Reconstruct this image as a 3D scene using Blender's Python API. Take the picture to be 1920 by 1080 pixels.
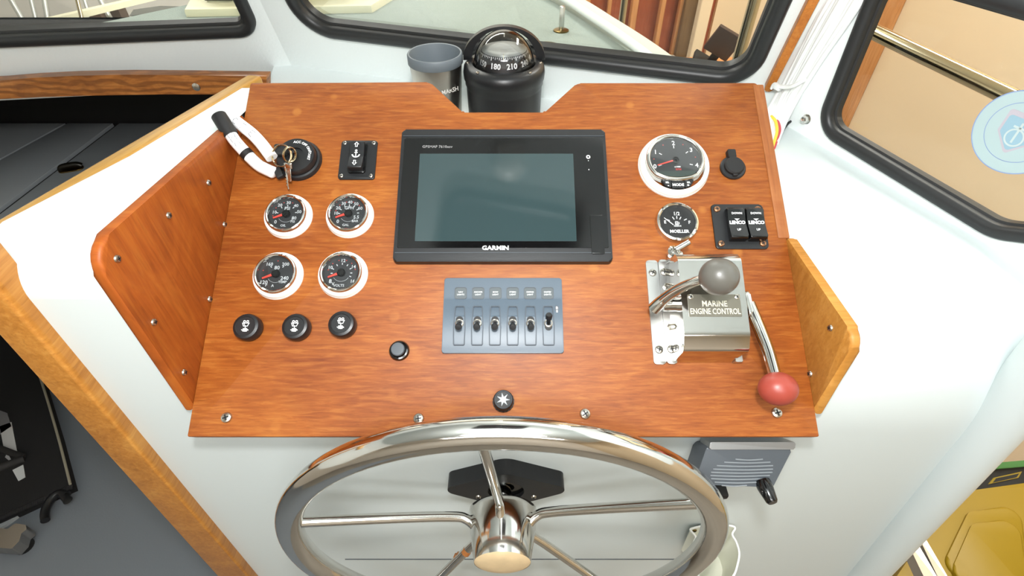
import bpy, bmesh, math, random
from math import pi, sin, cos, tan, atan, radians, sqrt
from mathutils import Vector, Matrix
from mathutils.geometry import tessellate_polygon
random.seed(4)
for o in list(bpy.data.objects): bpy.data.objects.remove(o)
S = bpy.context.scene
COL = S.collection

# ------------------------------------------------------------------ camera
F, PITCH, CX, CY = 1010.0, radians(43.2), 960, 540
cd = bpy.data.cameras.new('camera'); cd.sensor_width = 36; cd.lens = F*36/1920; cd.clip_start = 0.01
cam = bpy.data.objects.new('camera', cd); COL.objects.link(cam)
cam.rotation_euler = (pi/2-PITCH, 0, 0)
S.camera = cam
FW = Vector((0, cos(PITCH), -sin(PITCH))); UP = Vector((0, sin(PITCH), cos(PITCH))); RT = Vector((1, 0, 0))

# ------------------------------------------------------------------ light
S.view_settings.view_transform = 'Standard'; S.view_settings.look = 'None'
S.view_settings.gamma = 1; S.view_settings.use_curve_mapping = False
S.view_settings.exposure = 0.0
wd = bpy.data.worlds.new('world'); S.world = wd; wd.use_nodes = True
wd.node_tree.nodes['Background'].inputs[0].default_value = (1.0, .95, .9, 1)
wd.node_tree.nodes['Background'].inputs[1].default_value = 0.35

def area(name, loc, rot, sx, sy, power, col=(1, 1, 1)):
    l = bpy.data.lights.new(name, 'AREA'); l.shape = 'RECTANGLE'; l.size = sx; l.size_y = sy; l.energy = power; l.color = col
    o = bpy.data.objects.new(name, l); COL.objects.link(o); o.location = loc; o.rotation_euler = rot; return o
# the flash on top of the photographer's camera
fl = bpy.data.lights.new('camera_flash', 'POINT'); fl.energy = 31; fl.shadow_soft_size = .032; fl.color = (1, .99, .98)
fo = bpy.data.objects.new('camera_flash', fl); COL.objects.link(fo); fo.location = (0.0, .035, .20); fo.rotation_euler = (pi/2-radians(36), 0, 0)
# fill light added under the roof behind the camera, brightens the far wall
area('cabin_fill_light', (0, -.42, .372), (radians(42), 0, 0), .7, .22, 11, (.97, .985, 1))
# tube lamps under the boat shed's ceiling
area('shed_lamp', (-1.2, 2.6, 1.25), (0, 0, 0), 2.4, .3, 70, (1, .97, .93))
area('shed_lamp', (1.4, 1.6, 1.25), (0, 0, 0), .3, 2.4, 78, (1, .97, .93))
area('shed_lamp', (0, -2.2, 1.25), (0, 0, 0), 2.6, .6, 32, (1, .985, .97))

# ------------------------------------------------------------------ picture geometry -> world points
def ray(x, y): return RT*((x-CX)/F)+UP*((CY-y)/F)+FW
def hit(x, y, p, n):
    r = ray(x, y); return r*(p.dot(n)/r.dot(n))
def zpl(x, y, z): return hit(x, y, Vector((0, 0, z)), Vector((0, 0, 1)))
def ypl(x, y, Y): return hit(x, y, Vector((0, Y, 0)), Vector((0, 1, 0)))
def xpl(x, y, X): return hit(x, y, Vector((X, 0, 0)), Vector((1, 0, 0)))
def dep(x, y, d): return ray(x, y)*d
SL = atan(3128/F)-PITCH                                 # slope of the dash panel
PU = Vector((0, cos(SL), sin(SL))); PN = Vector((0, -sin(SL), cos(SL)))
P0 = ray(945, 374)*(.287*F/391)
def frame(o, X, Y, Z):
    m = Matrix.Identity(4)
    for i, a in enumerate((X, Y, Z, o)):
        for j in range(3): m[j][i] = a[j]
    return m
TP = frame(P0, RT, PU, PN)
def puv(x, y, h=0):
    p = hit(x, y, P0+PN*h, PN)-P0; return p.x, p.dot(PU)
def PM(u, v, h=0): return TP @ Matrix.Translation((u, v, h))
def PX(x, y, h=0):
    u, v = puv(x, y, h); return PM(u, v, h)
YF = .385                                               # front of the console
def FM(x, z, y=YF): return frame(Vector((x, y, z)), RT, Vector((0, 0, 1)), Vector((0, -1, 0)))
T = Matrix.Translation
def R(a, ax): return Matrix.Rotation(a, 4, ax)

# ------------------------------------------------------------------ mesh tools
def rpoly(c, rad, seg=6):
    n = len(c); out = []
    for i in range(n):
        p = Vector(c[i][:2]); a = Vector(c[i-1][:2])-p; b = Vector(c[(i+1) % n][:2])-p
        r = rad[i] if hasattr(rad, '__len__') else rad
        if r <= 0: out.append((p.x, p.y)); continue
        la, lb = a.length, b.length; a.normalize(); b.normalize()
        th = a.angle(b); d = min(r/tan(th/2), la*.49, lb*.49); r2 = d*tan(th/2)
        ce = p+(a+b).normalized()*(r2/sin(th/2))
        s = p+a*d-ce; e = p+b*d-ce
        a0 = math.atan2(s.y, s.x); a1 = math.atan2(e.y, e.x); da = (a1-a0+pi) % (2*pi)-pi
        for k in range(seg+1):
            t = a0+da*k/seg; out.append((ce.x+r2*cos(t), ce.y+r2*sin(t)))
    return out
def rrect(w, h, r, cx=0, cy=0, seg=5):
    return rpoly([(cx-w/2, cy-h/2), (cx+w/2, cy-h/2), (cx+w/2, cy+h/2), (cx-w/2, cy+h/2)], r, seg)
def area2(c): return sum(c[i-1][0]*c[i][1]-c[i][0]*c[i-1][1] for i in range(len(c)))/2
def ccw(c): return c if area2(c) > 0 else c[::-1]
def offset(c, d):
    c = ccw(c); n = len(c); out = []
    for i in range(n):
        a = Vector(c[i])-Vector(c[i-1]); b = Vector(c[(i+1) % n])-Vector(c[i])
        if a.length < 1e-9: a = b
        if b.length < 1e-9: b = a
        na = Vector((-a.y, a.x)).normalized(); nb = Vector((-b.y, b.x)).normalized()
        m = (na+nb).normalized(); k = max(.4, m.dot(na))
        out.append((c[i][0]+m.x*d/k, c[i][1]+m.y*d/k))
    return out
def catmull(p, n=8, closed=False):
    p = [Vector(q) for q in p]; out = []; L = len(p)
    for i in range(L if closed else L-1):
        g = lambda k: p[k % L] if closed else p[max(0, min(L-1, k))]
        a, b, c, d = g(i-1), g(i), g(i+1), g(i+2)
        for k in range(n):
            t = k/n; out.append(.5*((2*b)+(c-a)*t+(2*a-5*b+4*c-d)*t*t+(3*b-a-3*c+d)*t**3))
    if not closed: out.append(p[-1])
    return out

class B:
    def __init__(s): s.bm = bmesh.new()
    def _add(s, t, M=None):
        if M is not None: bmesh.ops.transform(t, matrix=M, verts=t.verts)
        bmesh.ops.recalc_face_normals(t, faces=t.faces)
        me = bpy.data.meshes.new('t'); t.to_mesh(me); t.free(); s.bm.from_mesh(me); bpy.data.meshes.remove(me); return s
    def box(s, c, d, bev=0, seg=2, M=None):
        t = bmesh.new(); bmesh.ops.create_cube(t, size=1)
        bmesh.ops.transform(t, matrix=T(c) @ Matrix.Diagonal((*d, 1)), verts=t.verts)
        if bev: bmesh.ops.bevel(t, geom=t.edges[:], offset=bev, segments=seg, profile=.5, affect='EDGES', clamp_overlap=True)
        return s._add(t, M)
    def lathe(s, prof, n=40, M=None, closed=False):
        t = bmesh.new(); rings = []
        for r, z in prof:
            if r < 1e-7: rings.append([t.verts.new((0, 0, z))])
            else: rings.append([t.verts.new((r*cos(2*pi*k/n), r*sin(2*pi*k/n), z)) for k in range(n)])
        pr = list(zip(rings, rings[1:]))+([(rings[-1], rings[0])] if closed else [])
        for a, b in pr:
            for k in range(n):
                k2 = (k+1) % n
                if len(a) == 1 and len(b) == 1: continue
                if len(a) == 1: t.faces.new((a[0], b[k], b[k2]))
                elif len(b) == 1: t.faces.new((a[k], a[k2], b[0]))
                else: t.faces.new((a[k], a[k2], b[k2], b[k]))
        return s._add(t, M)
    def tube(s, pts, r, n=12, closed=False, M=None, flat=1.0):
        pts = [Vector(p) for p in pts]; L = len(pts); t = bmesh.new(); rings = []
        rad = r if hasattr(r, '__len__') else [r]*L
        tan0 = None; u = None
        for i, p in enumerate(pts):
            if closed: d = (pts[(i+1) % L]-pts[i-1]).normalized()
            else: d = (pts[min(L-1, i+1)]-pts[max(0, i-1)]).normalized()
            if u is None:
                u = d.orthogonal().normalized()
            else:
                u = tan0.rotation_difference(d) @ u; u = (u-d*u.dot(d)).normalized()
            tan0 = d; w = d.cross(u)
            rings.append([t.verts.new(p+(u*cos(2*pi*k/n)+w*sin(2*pi*k/n)*flat)*rad[i]) for k in range(n)])
        for i in range(L if closed else L-1):
            a, b = rings[i], rings[(i+1) % L]; sh = 0
            if closed and i == L-1:
                sh = min(range(n), key=lambda q: (a[0].co-b[q].co).length)
            for k in range(n): t.faces.new((a[k], a[(k+1) % n], b[(k+1+sh) % n], b[(k+sh) % n]))
        if not closed: t.faces.new(rings[0]); t.faces.new(rings[-1])
        return s._add(t, M)
    def prism(s, poly, z0, z1, bev=0, seg=2, M=None, bottom=False):
        c = ccw([tuple(p[:2]) for p in poly]); t = bmesh.new()
        a = [t.verts.new((x, y, z0)) for x, y in c]; b = [t.verts.new((x, y, z1)) for x, y in c]
        n = len(c); ft = t.faces.new(b); fb = t.faces.new(a[::-1])
        for k in range(n): t.faces.new((a[k], a[(k+1) % n], b[(k+1) % n], b[k]))
        if bev:
            e = list(ft.edges)+(list(fb.edges) if bottom else [])
            bmesh.ops.bevel(t, geom=e, offset=bev, segments=seg, profile=.5, affect='EDGES', clamp_overlap=True)
        big = [f for f in t.faces if len(f.verts) > 4]
        if big: bmesh.ops.triangulate(t, faces=big)
        return s._add(t, M)
    def plate(s, outer, holes, z0, z1, M=None):
        t = bmesh.new(); loops = [ccw(outer)]+[ccw(h)[::-1] for h in holes]
        flat = [p for l in loops for p in l]
        tri = tessellate_polygon([[Vector((x, y, 0)) for x, y in l] for l in loops])
        a = [t.verts.new((x, y, z0)) for x, y in flat]; b = [t.verts.new((x, y, z1)) for x, y in flat]
        for q in tri:
            for vs in (a, b):
                try: t.faces.new([vs[k] for k in q])
                except ValueError: pass
        o = 0
        for l in loops:
            for k in range(len(l)):
                i, j = o+k, o+(k+1) % len(l); t.faces.new((a[i], a[j], b[j], b[i]))
            o += len(l)
        return s._add(t, M)
    def sweep(s, outline, prof, M=None):          # closed outline, profile of (inward offset, height)
        t = bmesh.new(); rings = [[t.verts.new((x, y, h)) for x, y in offset(outline, d)] for d, h in prof]
        n = len(rings[0])
        for a, b in zip(rings, rings[1:]):
            for k in range(n): t.faces.new((a[k], a[(k+1) % n], b[(k+1) % n], b[k]))
        return s._add(t, M)
    def sphere(s, c, r, sc=(1, 1, 1), u=28, v=18, M=None):
        t = bmesh.new(); bmesh.ops.create_uvsphere(t, u_segments=u, v_segments=v, radius=r)
        bmesh.ops.transform(t, matrix=T(c) @ Matrix.Diagonal((*sc, 1)), verts=t.verts)
        return s._add(t, M)
    def poly3(s, pts, thick=None):                # planar face from 3d points, extruded by a vector
        t = bmesh.new(); a = [t.verts.new(p) for p in pts]
        if thick is None: t.faces.new(a)
        else:
            b = [t.verts.new(Vector(p)+thick) for p in pts]; n = len(a)
            t.faces.new(a); t.faces.new(b[::-1])
            for k in range(n): t.faces.new((a[k], b[k], b[(k+1) % n], a[(k+1) % n]))
        return s._add(t)
    def text(s, body, size, x=0, y=0, z=0, rot=0, bold=0.0, shear=0.0, wide=1.0, ext=.00012, M=None, sp=1.0):
        cu = bpy.data.curves.new('f', 'FONT'); cu.body = body; cu.size = size; cu.align_x = 'CENTER'; cu.align_y = 'CENTER'
        cu.extrude = ext; cu.offset = bold*size; cu.resolution_u = 2; cu.shear = shear; cu.space_character = sp
        ob = bpy.data.objects.new('f', cu); me = bpy.data.meshes.new_from_object(ob)
        me.transform(T((x, y, z)) @ R(rot, 'Z') @ Matrix.Diagonal((wide, 1, 1, 1)))
        if M is not None: me.transform(M)
        s.bm.from_mesh(me); bpy.data.meshes.remove(me); bpy.data.objects.remove(ob); bpy.data.curves.remove(cu); return s

def obj(name, b, mat, parent=None, smooth=38, label=None):
    me = bpy.data.meshes.new(name); b.bm.to_mesh(me); b.bm.free()
    if smooth:
        for p in me.polygons: p.use_smooth = True
        me.set_sharp_from_angle(angle=radians(smooth))
    me.materials.append(mat)
    o = bpy.data.objects.new(name, me); COL.objects.link(o)
    if parent is not None: o.parent = parent
    if label: o['label'] = label
    return o
def thing(name, label, cat, M=None, group=None):
    o = bpy.data.objects.new(name, None); COL.objects.link(o); o.empty_display_size = .01
    if M is not None: o.matrix_basis = M
    o['label'] = label; o['category'] = cat
    if group: o['group'] = group
    return o
def tag(o, label, cat, group=None):
    o['label'] = label; o['category'] = cat
    if group: o['group'] = group
    return o
def struct(name, b, mat, parent=None, smooth=38):
    o = obj(name, b, mat, parent, smooth)
    if parent is None: o['kind'] = 'structure'
    return o

# ------------------------------------------------------------------ materials
def lin(c):
    f = lambda v: v/12.92 if v <= .04045 else ((v+.055)/1.055)**2.4
    return tuple(f(v/255) for v in c[:3])+(1,)
def mat(name, col, rough=.5, metal=0, spec=.5, bump=0, bscale=200, coat=0, var=0, vscale=8, emit=0):
    m = bpy.data.materials.new(name); m.use_nodes = True; nt = m.node_tree; N = nt.nodes; L = nt.links
    p = N['Principled BSDF']; p.inputs['Base Color'].default_value = lin(col); p.inputs['Roughness'].default_value = rough
    p.inputs['Metallic'].default_value = metal; p.inputs['Specular IOR Level'].default_value = spec
    p.inputs['Coat Weight'].default_value = coat; p.inputs['Coat Roughness'].default_value = .12
    tc = N.new('ShaderNodeTexCoord')
    if var:
        n = N.new('ShaderNodeTexNoise'); n.inputs['Scale'].default_value = vscale; n.inputs['Detail'].default_value = 5
        L.new(tc.outputs['Object'], n.inputs['Vector'])
        mx = N.new('ShaderNodeMix'); mx.data_type = 'RGBA'; c = lin(col)
        mx.inputs[6].default_value = tuple(max(0, v*(1-var)) for v in c[:3])+(1,); mx.inputs[7].default_value = tuple(min(1, v*(1+var)) for v in c[:3])+(1,)
        L.new(n.outputs['Fac'], mx.inputs[0]); L.new(mx.outputs[2], p.inputs['Base Color'])
    if bump:
        n = N.new('ShaderNodeTexNoise'); n.inputs['Scale'].default_value = bscale; n.inputs['Detail'].default_value = 3
        L.new(tc.outputs['Object'], n.inputs['Vector'])
        bp = N.new('ShaderNodeBump'); bp.inputs['Strength'].default_value = bump; bp.inputs['Distance'].default_value = .002
        L.new(n.outputs['Fac'], bp.inputs['Height']); L.new(bp.outputs['Normal'], p.inputs['Normal'])
    if emit: p.inputs['Emission Color'].default_value = lin(col); p.inputs['Emission Strength'].default_value = emit
    return m
def wood(name, dark, mid, light, stretch=(2.2, 30, 30), rough=.42, coat=.25, spots=0, big=(1.5, 5, 5), bump=.15, figure=0):
    m = bpy.data.materials.new(name); m.use_nodes = True; nt = m.node_tree; N = nt.nodes; L = nt.links
    p = N['Principled BSDF']; p.inputs['Roughness'].default_value = rough; p.inputs['Coat Weight'].default_value = coat*.5; p.inputs['Coat Roughness'].default_value = .3; p.inputs['Specular IOR Level'].default_value = .3
    tc = N.new('ShaderNodeTexCoord')
    def noise(sc, scale, detail=6, dist=0, rg=.6):
        mp = N.new('ShaderNodeMapping'); mp.inputs['Scale'].default_value = sc; L.new(tc.outputs['Object'], mp.inputs['Vector'])
        n = N.new('ShaderNodeTexNoise'); n.inputs['Scale'].default_value = scale; n.inputs['Detail'].default_value = detail
        n.inputs['Distortion'].default_value = dist; n.inputs['Roughness'].default_value = rg
        L.new(mp.outputs[0], n.inputs['Vector']); return n.outputs['Fac']
    fine = noise(stretch, 6, 8, .6); broad = noise(big, 3, 4, 1.2)
    pore = noise(tuple(v*2.0 for v in stretch), 7, 3, .2)
    def ramp(src, stops):
        r = N.new('ShaderNodeValToRGB'); e = r.color_ramp.elements
        e[0].position = stops[0][0]; e[0].color = stops[0][1]; e[1].position = stops[-1][0]; e[1].color = stops[-1][1]
        for q in stops[1:-1]:
            k = e.new(q[0]); k.color = q[1]
        L.new(src, r.inputs[0]); return r.outputs[0]
    def mix(fac, a, b, mode='MIX'):
        x = N.new('ShaderNodeMix'); x.data_type = 'RGBA'; x.blend_type = mode
        if isinstance(fac, (int, float)): x.inputs[0].default_value = fac
        else: L.new(fac, x.inputs[0])
        for k, v in ((6, a), (7, b)):
            if isinstance(v, tuple): x.inputs[k].default_value = v
            else: L.new(v, x.inputs[k])
        return x.outputs[2]
    c1 = ramp(fine, [(.28, lin(dark)), (.5, lin(mid)), (.72, lin(light))])
    c2 = ramp(broad, [(.3, lin(dark)), (.55, lin(mid)), (.75, lin(light))])
    c = mix(.5, c1, c2)
    if figure:
        mp = N.new('ShaderNodeMapping'); mp.inputs['Scale'].default_value = big; L.new(tc.outputs['Object'], mp.inputs['Vector'])
        w = N.new('ShaderNodeTexWave'); w.wave_type = 'RINGS'; w.inputs['Scale'].default_value = figure; w.inputs['Distortion'].default_value = 9
        w.inputs['Detail'].default_value = 2; w.inputs['Detail Scale'].default_value = .8; L.new(mp.outputs[0], w.inputs['Vector'])
        c = mix(ramp(w.outputs['Fac'], [(.35, (0, 0, 0, 1)), (.8, (.6, .6, .6, 1))]), c, lin(dark))
    pf = ramp(pore, [(.56, (0, 0, 0, 1)), (.74, (.30, .30, .30, 1))])
    c = mix(pf, c, lin(tuple(v*.62 for v in dark)))
    if spots:
        v = N.new('ShaderNodeTexVoronoi'); v.inputs['Scale'].default_value = 26; v.inputs['Randomness'].default_value = 1
        L.new(tc.outputs['Object'], v.inputs['Vector'])
        s1 = ramp(v.outputs['Distance'], [(.13, (1, 1, 1, 1)), (.22, (0, 0, 0, 1))])
        s2 = ramp(noise((1, 1, 1), 5, 2), [(.5, (0, 0, 0, 1)), (.62, (spots, spots, spots, 1))])
        c = mix(mix(1.0, s1, s2, 'MULTIPLY'), c, lin(light))
    L.new(c, p.inputs['Base Color'])
    bp = N.new('ShaderNodeBump'); bp.inputs['Strength'].default_value = bump; bp.inputs['Distance'].default_value = .0008
    L.new(fine, bp.inputs['Height']); L.new(bp.outputs['Normal'], p.inputs['Normal'])
    return m
def thin_glass(name, tint=(.96, .97, .97), f=1.0, rough=0.0):
    m = bpy.data.materials.new(name); m.use_nodes = True; N = m.node_tree.nodes; L = m.node_tree.links
    N.remove(N['Principled BSDF']); t = N.new('ShaderNodeBsdfTransparent'); t.inputs[0].default_value = (*tint, 1)
    g = N.new('ShaderNodeBsdfGlossy'); g.inputs['Roughness'].default_value = rough
    fr = N.new('ShaderNodeFresnel'); fr.inputs[0].default_value = 1.45
    mu = N.new('ShaderNodeMath'); mu.operation = 'MULTIPLY'; mu.inputs[1].default_value = f; L.new(fr.outputs[0], mu.inputs[0])
    mx = N.new('ShaderNodeMixShader'); L.new(mu.outputs[0], mx.inputs[0]); L.new(t.outputs[0], mx.inputs[1]); L.new(g.outputs[0], mx.inputs[2])
    L.new(mx.outputs[0], N['Material Output'].inputs[0]); return m

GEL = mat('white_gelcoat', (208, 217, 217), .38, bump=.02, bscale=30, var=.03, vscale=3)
GELR = mat('white_textured_paint_lifted', (238, 244, 243), .55, bump=.35, bscale=140, var=.03, vscale=5)  # lifted above the gelcoat's white to make up for light the far walls lack
TEAK = wood('teak_panel', (106, 47, 15), (144, 78, 27), (178, 114, 50), (4.2, 40, 40), .5, .12, spots=.55, big=(1.2, 2.6, 2.6))
TEAKL = wood('teak_cheek_red', (120, 56, 14), (158, 80, 24), (182, 108, 40), (26, 2.0, 2.0), .5, .12, big=(4, 3, 3))
TEAKR = wood('teak_cheek_golden', (154, 98, 36), (182, 126, 54), (204, 152, 82), (26, 12, 2.0), .5, .12, big=(4, 3, 3))
EDGE = wood('panel_edging', (128, 72, 36), (150, 90, 48), (170, 112, 66), (26, 1.6, 26), .5, .1)
OAK = wood('varnished_oak', (150, 104, 40), (184, 138, 60), (206, 166, 92), (26, 1.8, 26), .35, .4, big=(5, 1.5, 5))
OAKV = wood('varnished_oak_post', (140, 86, 30), (174, 116, 48), (198, 146, 74), (26, 26, 1.6), .35, .4, big=(5, 5, 1.5))
HEAD = wood('figured_hardwood', (104, 58, 24), (170, 104, 46), (196, 134, 70), (2, 26, 26), .35, .4, big=(5, 8, 12), figure=2.6)
STRIP = wood('varnished_batten', (150, 84, 26), (186, 112, 40), (206, 140, 68), (22, 22, 1.5), .4, .2)
RUB = mat('black_rubber', (34, 35, 36), .42, bump=.04, bscale=60)
BLK = mat('black_plastic', (26, 27, 29), .38, bump=.05, bscale=400)
BLKG = mat('black_gloss', (10, 10, 11), .12, coat=.3)
BLKM = mat('black_matt', (20, 20, 21), .6)
DGREY = mat('dark_grey_plastic', (70, 76, 82), .42)
CHR = mat('polished_stainless', (212, 210, 205), .09, 1)
CHR2 = mat('brushed_stainless', (190, 186, 180), .3, 1, bump=.05, bscale=90)
CAST = mat('satin_plate', (205, 205, 203), .28, 1, bump=.08, bscale=70)
SCR = mat('screw_steel', (190, 185, 175), .25, 1)
BRS = mat('tarnished_brass', (120, 100, 60), .3, 1)
WHT = mat('white_plastic', (236, 236, 230), .35)
WPR = mat('white_print', (238, 240, 240), .5)
RED = mat('red_needle', (226, 70, 56), .45)
REDM = mat('red_print', (190, 50, 45), .5)
GLS = thin_glass('window_glass', (.95, .97, .96), .3)
LENS = thin_glass('gauge_lens', (.98, .98, .98), .9, .02)
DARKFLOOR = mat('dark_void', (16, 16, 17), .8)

# ------------------------------------------------------------------ the console (setting)
ZTL, KT = -.322, -.077                                  # top of the left console and its fall forwards
def ztop(y): return ZTL+KT*(y-YF)
def top_l(px, py):                                      # picture point on the left console top
    n = Vector((0, -KT, 1)).normalized(); return hit(px, py, Vector((0, YF, ZTL)), n)
XL, XR = P0.x-.378, P0.x+.379                           # left and right edges of the dash panel
ZB = -2.0
a0 = top_l(480, 149); a1 = top_l(0, 440)
dirt = (a1-a0).normalized()
corner = a0+dirt*((YF+.004-a0.y)/dirt.y)                # where the oak edging meets the post
lw = -.512
zl = -.457                                              # ledge right of the panel
# front face of the console in one sheet, sloping right edge
t0, t1 = ypl(1935, 664, YF), ypl(1560, 1120, YF)
def tube_x(z): return t0.x+(t1.x-t0.x)*(z-t0.z)/(t1.z-t0.z)
b = B()
fp = [(lw, ZB), (tube_x(-1.5), -1.5), (tube_x(zl-.16), zl-.16), (XR-.01, zl-.16), (XR-.01, -.553), (XL-.004, -.553), (XL-.004, ztop(YF)-.055), (lw, ztop(YF)-.055)]
b.plate([(x, z) for x, z in fp], [], -.02, 0, M=FM(0, 0))
# a thin dark joint across the lower face
jz = ypl(1000, 1048, YF).z
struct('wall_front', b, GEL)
struct('trim_1', B().box((-.0, YF-.0006, jz), (.62, .0012, .0016)), DGREY)
# left block with rounded front top edge
b = B(); rr = .055
prof = [(YF+rr-rr*cos(k*pi/28), ztop(YF)-rr+rr*sin(k*pi/28)) for k in range(15)]
bm = b.bm
rows = []
for y, z in prof+[(.6, ztop(.6)), (.738, ztop(.738)), (.765, ztop(.765)), (.85, ztop(.85))]:
    xl = max(lw, a0.x+dirt.x*((y-a0.y)/dirt.y)) if y > YF+rr else lw
    rows.append((bm.verts.new((xl, y, z)), bm.verts.new((XL-.0002, y, z))))
for p, q in zip(rows, rows[1:]): bm.faces.new((p[0], p[1], q[1], q[0]))
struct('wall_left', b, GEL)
# right ledge with a generous round to the front
b = B(); bm = b.bm; rr = .045; rows = []
for k in range(21):
    a = k*pi/40; rows.append((YF+.08*(1-cos(a)), zl-.16*(1-sin(a))))
_p, _q = zpl(1640, 310, -.44), zpl(1850, 430, -.44)
sidex = lambda y: _p.x+(_q.x-_p.x)*(y-_p.y)/(_q.y-_p.y)+.012
rows = [(bm.verts.new((XR+.003, y, z)), bm.verts.new((sidex(y), y, z))) for y, z in rows+[(.6, zl), (1.0, zl)]]
for p, q in zip(rows, rows[1:]): bm.faces.new((p[0], p[1], q[1], q[0]))
struct('wall_right_ledge', b, GEL)
# rounded white coaming that edges the console on the right
d = (t1-t0).normalized()
b = B(); b.tube([t0-d*.3+Vector((.026, .000, 0)), t1+d*.4+Vector((.026, .000, 0))], .031, 24)
struct('trim_2', b, GEL)
# shelf behind the dash
ZS = -.505
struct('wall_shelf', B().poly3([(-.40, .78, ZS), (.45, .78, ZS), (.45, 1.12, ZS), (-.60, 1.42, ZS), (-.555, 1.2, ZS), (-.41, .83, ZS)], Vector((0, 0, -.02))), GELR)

# oak edging along the companionway
nrm = Vector((-dirt.y, dirt.x, 0)); nrm = nrm if nrm.x < 0 else -nrm
b = B()
q0 = a0+Vector((0, 0, -.001))-dirt*.02; q1 = a1+dirt*.16+Vector((0, 0, -.001))
w = .027
M = frame(q0, nrm.normalized(), dirt, nrm.normalized().cross(dirt))
L0 = (q1-q0).length
if M.col[2][2] < 0: M = frame(q0, -nrm.normalized(), dirt, (-nrm.normalized()).cross(dirt))
sg = 1 if (M.col[0].to_3d().dot(nrm) > 0) else -1
b.box((sg*w/2, L0/2, -.016), (w, L0, .036), .006, 3)
o = struct('trim_3', b, OAK); o.matrix_basis = M
# oak post down the companionway side
y0 = .368
pr = [ypl(-12, 530, y0), ypl(480, 1099, y0)]; pl = [ypl(-70, 560, y0), ypl(404, 1080, y0)]
def lx(p, z): return p[0].x+(p[1].x-p[0].x)*(z-p[0].z)/(p[1].z-p[0].z)
zt_, zb_ = -.31, -1.7
b = B(); b.prism([(lx(pl, zb_), zb_), (lx(pr, zb_), zb_), (lx(pr, zt_), zt_), (lx(pl, zt_), zt_)], -.03, .0, .007, 3)
o = struct('trim_4', b, OAKV); o.matrix_basis = FM(0, 0, y0)

# ------------------------------------------------------------------ windscreen walls and windows
ZW, TAU = -.42, radians(20)
def wallframe(p, q, tau):
    X = (q-p); X.z = 0; X.normalize(); nh = Vector((X.y, -X.x, 0))
    if nh.dot(-p) < 0: nh = -nh
    Z = (nh*cos(tau)-Vector((0, 0, 1))*sin(tau)).normalized(); Y = Z.cross(X)
    return frame(p, X, Y, Z)
W1 = wallframe(zpl(0, 85, ZW), zpl(450, 65, ZW), TAU)
W2 = wallframe(zpl(690, 82, ZW), zpl(1340, 157, ZW), TAU)
W3 = wallframe(zpl(1640, 310, -.44), zpl(1850, 430, -.44), 0)
def onw(Wm, px, py, h=0):
    Z = Wm.col[2].to_3d(); p = hit(px, py, Wm.col[3].to_3d()+Z*h, Z); l = Wm.inverted() @ p; return (l.x, l.y)
def linex(Wa, Wb, y):        # local x in Wa where it meets plane Wb at local height y
    n = Wb.col[2].to_3d(); o = Wa.col[3].to_3d()+Wa.col[1].to_3d()*y-Wb.col[3].to_3d()
    return -o.dot(n)/Wa.col[0].to_3d().dot(n)
GASK = [(0, -.001), (.0005, .006), (.004, .0115), (.011, .0145), (.019, .014), (.0255, .0105), (.0275, .004), (.028, -.004), (.032, -.006), (.033, -.02)]
def window(n, Wm, outline, wall_outer, label_frame, sc=1.0):
    b = B(); b.plate(wall_outer, [offset(outline, .012)], -.025, 0)
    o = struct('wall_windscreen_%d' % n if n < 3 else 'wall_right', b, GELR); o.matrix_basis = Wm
    g = bpy.data.objects.new('window_%d' % n, None); COL.objects.link(g); g['kind'] = 'structure'; g.matrix_basis = Wm; g.empty_display_size = .01
    b = B(); b.sweep(outline, [(d*sc, h*sc) for d, h in GASK]); obj('gasket', b, RUB, g, 50)
    b = B(); b.prism(offset(outline, .031*sc), -.013, -.008); obj('pane', b, GLS, g, 0)
    return g
yb, yt = -.10, .88
# left half
br = onw(W1, 494, 66); bl = onw(W1, -500, 107)
j = linex(W1, W2, yb), linex(W1, W2, yt)
ol = rpoly([bl, br, (br[0]-.015, .5), (bl[0], .5)], [.05, .048, .06, .05], 10)
window(1, W1, ol, [(bl[0]-.12, -.15), (linex(W1, W2, -.15), -.15), (j[1], yt), (bl[0]-.12, yt)], '')
# right half, behind the compass
pts = [onw(W2, 566, 62), onw(W2, 1412, 164), onw(W2, 1490, -10)]
tr = (pts[2][0]-pts[1][0], pts[2][1]-pts[1][1])
k = (.52-pts[1][1])/tr[1]; trp = (pts[1][0]+tr[0]*k, .52)
lu = onw(W2, 582, 0); tl = (lu[0]-.03, .52)
ol = rpoly([pts[0], pts[1], trp, tl], [.085, .075, .07, .07], 12)
j2 = linex(W2, W1, yb), linex(W2, W1, yt); j3 = linex(W2, W3, yb), linex(W2, W3, yt)
window(2, W2, ol, [(j2[0], yb), (j3[0], yb), (j3[1], yt), (j2[1], yt)], '')
# side window
c0 = onw(W3, 1528, 243); c1 = onw(W3, 1862, 448); up0 = onw(W3, 1624, -2); c2 = onw(W3, 2040, 390)
HT = up0[1]+.05; k = (HT-c0[1])/(up0[1]-c0[1]); tl3 = (c0[0]+(up0[0]-c0[0])*k, HT)
ol3 = rpoly([c0, c1, (c1[0]+.115, c1[1]+.06), (c1[0]+.13, HT), tl3], [.05, .075, .03, .05, .05], 10)
j4 = linex(W3, W2, -.03), linex(W3, W2, .86)
win3 = window(3, W3, ol3, [(j4[0], -.03), (.75, -.03), (.75, .86), (j4[1], .86)], '', .72)

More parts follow.
